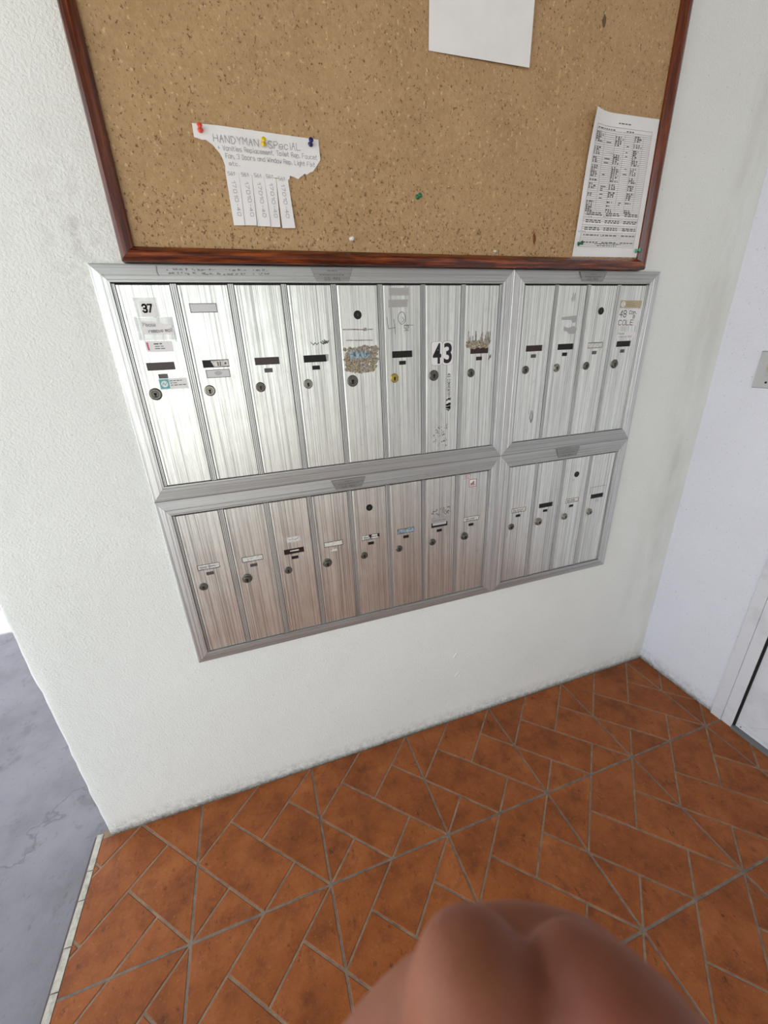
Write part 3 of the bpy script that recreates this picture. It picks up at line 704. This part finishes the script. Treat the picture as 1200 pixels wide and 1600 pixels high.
def ex_B3(p, cx):
    m = MB().quad(.2645, .8225, .2970, .8365, Y1, .0002); m.mat(1); squiggles(m, .268, .8285, .024, .004, .0014, Y2); m.build('paper_label', [M_card, M_gtape], p)
    MB().quad(cx-.010, .7950, cx+.012, .7985, YD+.0012).build('torn_card', M_card, p)
def ex_B5(p, cx): master(p, .4818, .8810); ex_card(p, cx); m = MB(); m.fan([(cx-.006, .803), (cx+.004, .803), (cx, .790)], YD+.0001).fan([(cx+.019, .803), (cx+.0245, .803), (cx+.0245, .792), (cx+.019, .794)], YD+.0001); m.build('torn_gap', M_black, p)
def ex_B7(p, cx):
    patch('smudge', [M_smudge, M_gtape], p, .661, .825, .718, .846, 34, .003, .003); m = MB().quad(.6595, .8048, .7120, .8175, Y1, .0002); m.mat(1); squiggles(m, .663, .8095, .044, .004, .0014, Y2); m.build('paper_label', [M_gtape, M_print], p); MB().quad(cx-.020, .7945, cx+.022, .8020, YD+.0016).build('torn_card', M_gtape2, p)
def ex_B8(p, cx):
    ex_card(p, cx); m = MB().quad(.7715, .8940, .7945, .9160, Y1, .0002); m.mat(1)
    for a in ((.7715, .8940, .7945, .8953), (.7715, .9147, .7945, .9160), (.7715, .8940, .7728, .9160), (.7932, .8940, .7945, .9160)): m.quad(*a, Y2)
    m.mat(2); blob(m, .7825, .9035, .0070, .0030, Y2, 8, .2); blob(m, .785, .908, .0035, .0030, Y2, 8, .2); m.mat(1); m.quad(.7745, .8985, .7905, .9005, Y2-.0001)
    lab(m.build('red_sticker', [M_paper, M_red, M_rust2], p), 'small red framed square sticker')
    m = MB(); write(m, '32', .7535, .9195, .012, .0009, Y1, width=.022, jit=.4); lab(m.build('pen_scrawl', M_pink, p), 'faint red scrawl')
def ex_C3(p, cx): master(p, 1.1434, .8809); ex_card(p, cx)
def ex_C4(p, cx):
    m = MB(); x0, x1, z0, z1 = 1.2080, 1.2690, .8070, .8285
    ribbon(m, [(x0, z0), (x0, z1), (x1, z1)], .0010, Y1); m.build('old_label_outline', M_smudge, p); MB().quad(cx-.006, .7752, cx+.010, .7838, Y1, .0002).build('paper_label', M_gtape2, p)

S = dict
T_DOORS = [S(slot=BR_, win=SM, lock=S(r=.0118, mt=M_lockd), extra=ex_T1, label='door with the 37 sticker, notes and address labels'),
           S(slot=BL, lock=S(mt=M_lock, r=.0108), extra=ex_T2), S(slot=BR_, win=SM, lock=S(mt=M_lockd)), S(slot=BL, win=M_black, lock=S(mt=M_lock, ang=.15), extra=ex_T4),
           S(slot=None, lock=S(mt=M_lockd, r=.0128), extra=ex_T5, label='door with scraped label and glue residue'), S(slot=BL, win=M_black, lock=S(mt=M_brass, r=.0104), extra=ex_T6),
           S(slot=None, lock=S(mt=M_lockd, r=.0125), extra=ex_T7, label='door numbered 43'), S(slot=(M_brown, .0010), win=M_brown, lock=S(mt=M_lockd), extra=ex_T8)]
R_DOORS = [S(slot=BR_, win=SM, lock=S(mt=M_lockd), extra=ex_R1), S(slot=BL, win=M_black, lock=S(mt=M_lock), extra=ex_R2), S(slot=CD, win=SM, lock=S(mt=M_lockd), extra=ex_R3),
           S(slot=BL, win=SM, lock=S(mt=M_lockd, r=.0118), extra=ex_R4, label='door with the gold label and hand lettered card')]
B_DOORS = [S(slot=CD, win=SM, lock=S(mt=M_lockd), extra=ex_card), S(slot=CD, win=SM, lock=S(mt=M_lockd, r=.0118, stick=.010)), S(slot=BR_, win=M_black, lock=S(mt=M_lockd, r=.0100), extra=ex_B3), S(slot=CD, win=M_card, lock=S(mt=M_lockd, r=.0118, stick=.010)),
           S(slot=CD, win=M_black, lock=S(mt=M_lockd), extra=ex_B5), S(slot=(M_blue, .0006), win=M_black, lock=S(mt=M_lockd, r=.0098)), S(slot=BL, win=M_black, lock=S(mt=M_lockd), extra=ex_B7), S(slot=CD, win=M_black, lock=S(mt=M_lockd, r=.0112, stick=.010), extra=ex_B8)]
C_DOORS = [S(slot=CD, win=M_black, lock=S(mt=M_lockd), extra=ex_card), S(slot=BL, win=M_black, lock=S(mt=M_lock, r=.0118, stick=.008)), S(slot=CD, win=M_black, lock=S(mt=M_lock, stick=.007), extra=ex_C3), S(slot=BL, lock=S(mt=M_lock, stick=.007), extra=ex_C4)]
J, WX = .8661, 1.3215; ZT, ZM, ZB = 1.4194, .9723, .5274
bT = bank('upper left bank of eight silver mailboxes, bold 43 decals on one door', (0, ZM, J, ZT), (.0275, 1.0050, .8380, 1.3902), 8, PITCH_L, 1.2466, (.388, .475, 1.3925, 1.4165, .010), lambda i: T_DOORS[i])
bR = bank('upper right bank of four silver mailboxes with gold label on last door', (J, ZM, WX, ZT), (.8977, 1.0050, 1.2902, 1.3902), 4, PITCH_R, 1.2450, (1.0545, 1.139, 1.3955, 1.4160, .010), lambda i: R_DOORS[i])
bB = bank('lower left bank of eight mailboxes below the bank with the 43 decals', (0, ZB, J, ZM), (.0270, .5551, .8370, .9372), 8, PITCH_L, .7963, (.388, .475, .9440, .9680, .010), lambda i: B_DOORS[i])
bC = bank('lower right bank of four mailboxes, smallest in view, nearest the tiled corner', (J, ZB, WX, ZM), (.8971, .5551, 1.2895, .9372), 4, PITCH_R, .7963, (1.0515, 1.135, .9440, .9705, .010), lambda i: C_DOORS[i])

m = MB()
for x0_, x1_ in ((.125, .16), (.165, .215), (.222, .262), (.275, .305)):
    for zz in (1.4110, 1.4045):
        for k in range(int((x1_-x0_)/.0022)):
            if random.random() < .75: blob(m, random.uniform(x0_, x1_), zz+random.uniform(-.0012, .0012), random.uniform(.0006, .0026), random.uniform(.0004, .0016), -.0113-.00002*k, 7, .4)
ribbon(m, [(.108, 1.4165), (.107, 1.4075), (.109, 1.4010)], .0014, -.0113)
lab(m.build('pen_smudges', M_smudge, bT), 'faint rubbed writing on the top rail')
# ================================================================ NOTICE BOARD
bd = thing('notice_board', 'big tan particle board notice board in a dark red wood frame above the mailboxes', 'notice board', (.65, 0, 1.4200))
bx0, bx1, bz0, bz1 = .0572, 1.2475, 1.4205, 2.22
fw = .0235; ix0, ix1, iz0, iz1 = bx0+fw, bx1-fw, bz0+fw, bz1-fw
m = MB(); m.box((ix0-.006, -.0135, iz0-.006), (ix1+.006, -.0015, iz1+.006)); m.build('panel', M_board, bd)
def wood_member(side, mt):
    O = (bx0, bz0, bx1, bz1); I = (ix0, iz0, ix1, iz1)
    prof = [(0, -.0005), (0, -.0225), (.10, -.0270), (.30, -.0290), (.55, -.0285), (.72, -.0262), (.86, -.0225), (1.0, -.0185), (1.0, -.0120)]
    cor = {'b': ((0,1),(2,1)), 't': ((2,3),(0,3)), 'l': ((0,3),(0,1)), 'r': ((2,1),(2,3))}[side]; V = []
    for t, y in prof:
        pts = [[O[a]+(I[a]-O[a])*t, O[b]+(I[b]-O[b])*t] for a, b in cor]; d = Vector((pts[1][0]-pts[0][0], pts[1][1]-pts[0][1])).normalized()*.0002
        V += [(pts[0][0]+d.x, y, pts[0][1]+d.y), (pts[1][0]-d.x, y, pts[1][1]-d.y)]
    n = len(prof); m = MB().add(V, [(2*i, 2*i+1, 2*i+3, 2*i+2) for i in range(n-1)]+[tuple(2*i for i in range(n)), tuple(2*i+1 for i in range(n))])
    m.build('frame_rail' if side in 'bt' else 'frame_stile', mt, bd)
for s_, mt in (('b', M_woodh), ('t', M_woodh), ('l', M_woodv), ('r', M_woodv)): wood_member(s_, mt)
YB = -.0135
m = MB(); blob(m, .9115, 1.4778, .0040, .0090, YB-.0003, 10, .3); blob(m, .9095, 1.4870, .0025, .0050, YB-.0003, 8, .3); m.build('brown_stain', plain('rust_stain', (120, 70, 30), .8), bd)
m = MB(); blob(m, 1.034, 1.856, .0050, .0100, YB-.0003, 10, .3); m.build('grey_stain', plain('grey_stain', (104, 84, 58), .8), bd)
m = MB()
for (x, z) in ((.797, 1.556), (.9375, 1.80), (.9500, 1.83), (.936, 1.74), (.9370, 1.765)):
    m.box((x-.0009, YB-.0008, z-.007), (x+.0007, YB+.001, z+.006)); m.box((x+.0022, YB-.0006, z-.004), (x+.0036, YB+.001, z+.008))
m.build('lifted_chips', plain('raw_chip', (204, 172, 124), .8), bd)['kind'] = 'stuff'

# ---- papers: gently curled sheets of their own -------------------
def sheet(name, mats, cor, nx, nz, yf, parent=None, extra=None):
    # cor: TL, TR, BR, BL in (x, z); grid with a real bow away from the board
    m = MB(); V = []
    for j in range(nz+1):
        for i in range(nx+1):
            u, v = i/nx, j/nz; a = [cor[0][q]*(1-u)+cor[1][q]*u for q in (0, 1)]; b = [cor[3][q]*(1-u)+cor[2][q]*u for q in (0, 1)]
            V.append((a[0]*(1-v)+b[0]*v, yf(u, v), a[1]*(1-v)+b[1]*v))
    nv = len(V); F = [(j*(nx+1)+i, j*(nx+1)+i+1, (j+1)*(nx+1)+i+1, (j+1)*(nx+1)+i) for j in range(nz) for i in range(nx)]
    m.add(V, F); return m.build(name, mats, parent, smooth=True)
TLc, TRc, BRc, BLc = (1.0290, 1.7180), (1.2220, 1.7195), (1.2235, 1.4485), (1.0225, 1.4470)
def y_list(u, v):
    return YB-.0012-.0035*math.sin(math.pi*v)*(1-.75*u)-.016*max(0, 1-u*3.0)**2*max(0, 1-v*1.8)**2-.0015*max(0, .25-u)*4*math.sin(math.pi*v)
notice = tag(sheet('notice_sheet', M_paper, [TLc, TRc, BRc, BLc], 14, 16, y_list), 'printed white directory sheet full of table rows at the right of the board', 'paper')
def on_list(u, v, lift=.0006):
    a = [TLc[q]*(1-u)+TRc[q]*u for q in (0, 1)]; b = [BLc[q]*(1-u)+BRc[q]*u for q in (0, 1)]
    return (a[0]*(1-v)+b[0]*v, y_list(u, v)-lift, a[1]*(1-v)+b[1]*v)
def pline(m, u0, v0, u1, v1, wd, steps=10):
    horiz = abs(u1-u0)*.2 > abs(v1-v0)*.27; du, dv = (0, wd/.27/2) if horiz else (wd/.2/2, 0)
    for k in range(steps):
        a, b = k/steps, (k+1)/steps
        q = [(u0+(u1-u0)*a, v0+(v1-v0)*a), (u0+(u1-u0)*b, v0+(v1-v0)*b)]
        m.add([on_list(q[0][0]-du, q[0][1]-dv), on_list(q[1][0]-du, q[1][1]-dv), on_list(q[1][0]+du, q[1][1]+dv), on_list(q[0][0]+du, q[0][1]+dv)], [(0,1,2,3)])
m = MB(); uL, uR, vT, vB = .07, .915, .09, .925
NR = 62; rows = [vT+(vB-vT)*k/NR for k in range(NR+1)]
for k, v in enumerate(rows):
    if k in (1, 45, 49, 53) : continue
    pline(m, uL, v, uR, v, .00045, 6)
pline(m, uL, vT, uL, vB, .0005); pline(m, uR, vT, uR, vB, .0005)
for u in (.22, .38, .52, .66, .80): pline(m, u, rows[3], u, rows[42], .0004)
for k in range(3, 43):
    if k % 9 == 0: continue
    for cI, u0 in enumerate((.08, .385, .67)):
        if random.random() < .88:
            u = u0; e = u0+random.uniform(.055, .115)
            while u < e: pline(m, u, rows[k]+.0068, min(u+random.uniform(.008, .03), e), rows[k]+.0068, .0022, 1); u += .034
    if random.random() < .25: pline(m, .255, rows[k]+.007, .255+random.uniform(.03, .1), rows[k]+.007, .0014, 2)
    if random.random() < .2: pline(m, .56, rows[k]+.007, .56+random.uniform(.02, .06), rows[k]+.007, .0014, 2)
for k in (43, 44, 47, 48, 51, 52, 55, 59): 
    for u0, u1 in ((.08, .34), (.37, .62), (.66, .90)):
        u = u0+.03
        while u < u1-.02: e = min(u+random.uniform(.02, .06), u1); pline(m, u, rows[k]+.006, e, rows[k]+.006, .0016, 2); u = e+.014
for u0, u1, v in ((.40, .58, .061), (.09, .36, .108), (.53, .64, .108), (.30, .70, .900), (.34, .64, .914)): 
    u = u0
    while u < u1: e = min(u+random.uniform(.015, .05), u1); pline(m, u, v, e, v, .0018, 2); u = e+.012
m.build('printed_table', M_print, notice)
m = MB()
def scrib(u0, v0, w_, n, h):
    P = [(u0+w_*k/n, v0+random.uniform(-h, h)) for k in range(n+1)]
    for a, b in zip(P, P[1:]):
        m.add([on_list(a[0]-.002, a[1], .0009), on_list(a[0]+.002, a[1], .0009), on_list(b[0]+.002, b[1], .0009), on_list(b[0]-.002, b[1], .0009)], [(0,1,2,3)])
for a in ((.085, .690, .26, 26, .006), (.085, .704, .11, 12, .006), (.36, .695, .14, 16, .008), (.02, .812, .11, 10, .006), (.36, .838, .04, 7, .009), (.575, .356, .035, 7, .006), (.26, .26, .14, 14, .003)): scrib(*a)
m.build('handwriting', M_ink, notice)

bl = lambda u, v: YB-.0022-.0045*math.sin(math.pi*v*.9+.3)*(.6+.4*u)-.0055*v*u
tag(sheet('blank_sheet', M_paper, [(.6440, 2.045), (.8590, 2.045), (.8590, 1.7630), (.6437, 1.7645)], 10, 14, bl), 'blank white paper sheet hanging at the top of the board', 'paper')
# flyer with five tear-off tabs
fy = YB-.0016
flyer = tag(MB().fan([(.2111, 1.6235), (.2520, 1.6238), (.3696, 1.6201), (.4241, 1.6186), (.4248, 1.5890), (.4175, 1.5800), (.4090, 1.5709), (.4030, 1.5690), (.3977, 1.5654), (.3930, 1.5668), (.3892, 1.5639), (.3845, 1.5610), (.3802, 1.5576), (.3725, 1.5605), (.3655, 1.5620),
                      (.3640, 1.5560), (.2529, 1.5607), (.2539, 1.5698), (.2515, 1.5790), (.2481, 1.5862), (.2387, 1.5968), (.2286, 1.6028), (.2235, 1.6022), (.2185, 1.6034), (.2109, 1.6051)], 0, .0003,
                     yf=lambda x, z: fy-.0015*math.sin((x-.21)*16)**2).build('torn_flyer', M_paper), 'torn handwritten handyman flyer with five tear off tabs', 'paper')
flyf = lambda x, z: fy-.0015*math.sin((x-.21)*16)**2-.0004
m = MB()
write(m, 'HANDYMAN', .2417, 1.6012, .0100, .0008, flyf, width=.074, jit=.25, slope=-.02); write(m, 'SPecIAL'.replace('I', 'i'), .3334, 1.5990, .0100, .0008, flyf, width=.056, jit=.25, slope=.02)
write(m, '+ Vanities Replacement, Toilet Rep. Faucet', .2465, 1.5905, .0066, .0006, flyf, width=.172, jit=.3, slope=-.008)
write(m, 'Fan, 3 Doors and Window Rep. Light Fixt', .2575, 1.5800, .0066, .0006, flyf, width=.156, jit=.3, slope=-.012)
write(m, 'etc.', .2612, 1.5700, .0056, .0006, flyf, width=.017, jit=.3)
m.build('handwriting', M_pen, flyer)
tabs = [((.2529, 1.5607), (.2755, 1.5622), (.2728, 1.4817), (.2536, 1.4814)), ((.2757, 1.5622), (.2975, 1.5633), (.2943, 1.4820), (.2735, 1.4820)), ((.2979, 1.5633), (.3185, 1.5625), (.3190, 1.4813), (.2952, 1.4817)),
        ((.3188, 1.5622), (.3395, 1.5558), (.3372, 1.4812), (.3194, 1.4812)), ((.3400, 1.5560), (.3612, 1.5570), (.3645, 1.4800), (.3405, 1.4792))]
for k, t in enumerate(tabs):
    lift = (.002, .003, .0025, .002, .0055)[k]
    def yt(u, v, l=lift): return fy-.0002-l*v*v-.0018*v*(u-.5)
    tb = sheet('tear_off_tab', M_paper, t, 3, 8, yt, flyer); m = MB()
    cxm = (t[0][0]+t[1][0])/2; yw = lambda x, z, t=t, l=lift: fy-.0008-l*max(0, min(1, (1.56-z)/.079))**2-.0012*max(0, min(1, (1.56-z)/.079))
    write(m, '561', t[0][0]+.004, 1.5560-(.002 if k == 4 else 0), .0050, .0006, yw, width=.011, jit=.3)
    write(m, '17010-40', cxm-.003, 1.5480, .0058, .0006, yw, width=.052, rot=R(-90)+.04, jit=.3); m.build('handwriting', M_pen, tb)

# ================================================================ PUSH PINS
def pin(loc, col, label, lean=(0, 0), size=1.0):
    t = thing('push_pin', label, 'push pin', loc, 'push pins on the notice board'); s = size
    mt = plain('pin_plastic_%d_%d_%d' % col, col, .3); t.rotation_euler = (0, 0, 0)
    m = MB(); m.lathe([(.0042*s, 0), (.0046*s, .0008*s), (.0042*s, .0018*s), (.0024*s, .0026*s), (.0022*s, .0068*s), (.0034*s, .0084*s), (.0042*s, .0092*s), (.0043*s, .0104*s), (.0036*s, .0114*s), (.0012*s, .0116*s)], (0, -.0008, 0), n=16)
    h = m.build('grip', mt, t, smooth=True); h.matrix_parent_inverse.identity()
    m = MB(); m.lathe([(.0003, -.0045), (.00055, .0006)], (0, -.0006, 0), n=6); nd = m.build('needle', M_lock, t); nd.matrix_parent_inverse.identity()
    t.rotation_euler = (lean[0], 0, lean[1]); return t
pin((.2229, fy-.0006, 1.6140), (232, 84, 62), 'red push pin at the left corner of the torn flyer', (-.35, 0))
pin((.3248, fy-.0022, 1.6030), (226, 196, 40), 'yellow push pin in the middle of the torn flyer', (-.35, 0))
pin((.4085, fy-.0012, 1.6095), (34, 30, 96), 'navy push pin at the right corner of the torn flyer', (-.35, 0))
pin((.6195, YB, 1.5430), (22, 112, 78), 'green push pin alone in the bare middle of the board', (-.1, .2))
pin((1.0345, YB-.002, 1.4725), (14, 92, 70), 'dark green push pin at the lower left corner of the printed sheet', (-.1, .35))
pin((1.2150, YB-.002, 1.4620), (70, 172, 132), 'light green push pin at the lower right corner of the printed sheet', (-.1, .35))
pin((.4740, YB, 1.4672), (236, 234, 230), 'white push pin near the board bottom below the flyer', (.1, .2), .85)
pin((.8060, YB, 1.4535), (226, 222, 214), 'tiny white push pin sunk against the bottom frame of the board', (.2, .2), .55)

# ================================================================ HAND (close to the lens, bottom of the view)
def hand():
    root_mat = Matrix.LocRotScale(Vector((0.2278, -0.9345, 1.2634)), cam.rotation_euler.to_quaternion(), None)
    bm = bmesh.new()
    def chain(pts):      # (x, y, z, r): a smooth tapering limb of overlapping rings with round ends
        P = [Vector(p[:3]) for p in pts]; Rr = [p[3] for p in pts]; n = 18; rings = []; dense = []
        for i in range(len(P)-1):
            for k in range(6):
                t = k/6; p0 = P[max(i-1, 0)]; p3 = P[min(i+2, len(P)-1)]; a, b = P[i], P[i+1]
                c = .5*((2*a)+(b-p0)*t+(2*p0-5*a+4*b-p3)*t*t+(3*a-p0-3*b+p3)*t**3); dense.append((c, Rr[i]*(1-t)+Rr[i+1]*t))
        dense.append((P[-1], Rr[-1]))
        d0 = (dense[0][0]-dense[1][0]).normalized(); d1 = (dense[-1][0]-dense[-2][0]).normalized()
        pre = [(dense[0][0]+d0*dense[0][1]*math.sin(a), dense[0][1]*math.cos(a)) for a in (1.5, 1.2, .85, .45)]
        post = [(dense[-1][0]+d1*dense[-1][1]*math.sin(a), dense[-1][1]*math.cos(a)) for a in (.45, .85, 1.2, 1.5)]
        D = pre+dense+post; prev = None
        for i, (c, r) in enumerate(D):
            tg = (D[min(i+1, len(D)-1)][0]-D[max(i-1, 0)][0]).normalized(); ref = Vector((1, .02, .1))
            u = (ref-tg*ref.dot(tg)).normalized(); v = tg.cross(u)
            ring = [bm.verts.new(c+u*r*math.cos(6.2832*k/n)+v*r*math.sin(6.2832*k/n)) for k in range(n)]
            if prev: [bm.faces.new((prev[k], prev[(k+1) % n], ring[(k+1) % n], ring[k])) for k in range(n)]
            else: bm.faces.new(ring[::-1])
            prev = ring
        bm.faces.new(prev)
    # fingertips: index, middle, ring, little, thumb; the palm and forearm drop below the frame
    chain(HAND['index']); chain(HAND['middle']); chain(HAND['ring']); chain(HAND['little']); chain(HAND['thumb'])
    for q in HAND['palm']: chain(q)
    chain(HAND['arm'])
    chain([(.0170, -.0716, -.0635, .0070), (.0250, -.0722, -.0645, .0068), (.0330, -.0742, -.0638, .0070)])
    bmesh.ops.recalc_face_normals(bm, faces=bm.faces)
    me = bpy.data.meshes.new('hand'); bm.to_mesh(me); bm.free(); o = bpy.data.objects.new('hand', me); C.objects.link(o)
    r = o.modifiers.new('r', 'REMESH'); r.mode = 'VOXEL'; r.voxel_size = .0014; s = o.modifiers.new('s', 'SMOOTH'); s.iterations = 3; s.factor = .5
    dg = bpy.context.evaluated_depsgraph_get(); me2 = bpy.data.meshes.new_from_object(o.evaluated_get(dg)); o.modifiers.clear(); o.data = me2
    me2.name = 'hand'; me2.materials.clear(); me2.materials.append(M_skin); me2.polygons.foreach_set('use_smooth', [True]*len(me2.polygons))
    o.matrix_world = root_mat
    tag(o, 'bare hand with curled fingertips raised close in front of the floor tiles', 'hand')
    for nm, (c, d, up, rr) in HAND['nails'].items():
        m = MB(); c, d, up = Vector(c), Vector(d).normalized(), Vector(up).normalized(); sd_ = d.cross(up).normalized(); V = []
        for j in range(7):
            for i in range(7):
                a = (i/6-.5)*1.5; t = (j/6-.5)*.0105
                ed = 1 if j < 5 else 1-.12*(j-4)
                V.append(c+d*t+sd_*math.sin(a)*rr*ed+up*(math.cos(a)-1)*rr*.9)
        m.add(V, [(j*7+i, j*7+i+1, (j+1)*7+i+1, (j+1)*7+i) for j in range(6) for i in range(6)]); n_ = m.build('nail', M_nail, None, True); n_.parent = o
        sol = n_.modifiers.new('t', 'SOLIDIFY'); sol.thickness = .0006
HAND = dict(
    index=[(.0124, -.0660, -.0550, .0090), (.0128, -.0760, -.0515, .0094), (.0140, -.0940, -.0490, .0096), (.0165, -.1160, -.0590, .0106), (.0190, -.1400, -.0760, .0118)],
    middle=[(.0272, -.0660, -.0548, .0076), (.0308, -.0676, -.0510, .0090), (.0375, -.0770, -.0470, .0106), (.0395, -.0880, -.0450, .0104), (.0390, -.1060, -.0520, .0106), (.0390, -.1360, -.0740, .0120)],
    ring=[(.0560, -.0880, -.0480, .0088), (.0580, -.0980, -.0450, .0092), (.0590, -.1090, -.0460, .0094), (.0590, -.1240, -.0540, .0102), (.0580, -.1420, -.0740, .0114)],
    little=[(.0760, -.1040, -.0520, .0074), (.0770, -.1120, -.0500, .0078), (.0775, -.1210, -.0520, .0082), (.0770, -.1330, -.0600, .0090), (.0750, -.1480, -.0740, .0102)],
    thumb=[(.0070, -.0745, -.0580, .0078), (-.0005, -.0850, -.0580, .0090), (-.0075, -.1030, -.0590, .0102), (-.0060, -.1280, -.0640, .0118), (.0040, -.1600, -.0720, .0150)],
    palm=[[(.0190, -.1400, -.0760, .0118), (.0230, -.1750, -.0780, .0135), (.0330, -.2180, -.0760, .0170)], [(.0390, -.1360, -.0740, .0120), (.0400, -.1750, -.0770, .0135), (.0410, -.2200, -.0750, .0170)],
          [(.0580, -.1420, -.0740, .0114), (.0560, -.1780, -.0760, .0135), (.0480, -.2200, -.0750, .0170)], [(.0750, -.1480, -.0740, .0102), (.0700, -.1820, -.0750, .0140), (.0560, -.2200, -.0750, .0170)],
          [(.0040, -.1600, -.0720, .0150), (.0180, -.1900, -.0740, .0170), (.0330, -.2200, -.0750, .0180)], [(.030, -.155, -.077, .0125), (.048, -.16, -.076, .0125)], [(.030, -.185, -.077, .0135), (.055, -.188, -.076, .0135)]],
    arm=[(.0420, -.2150, -.0750, .0250), (.0430, -.2500, -.0720, .0270), (.0450, -.3200, -.0600, .0340), (.0480, -.4000, -.0400, .0400)],
    nails=dict(index=((.0124, -.0690, -.0638), (0, 1, .35), (0, .3, -1), .0075), middle=((.0275, -.0665, -.0595), (-.1, 1, .35), (0, .3, -1), .0070)))
hand()
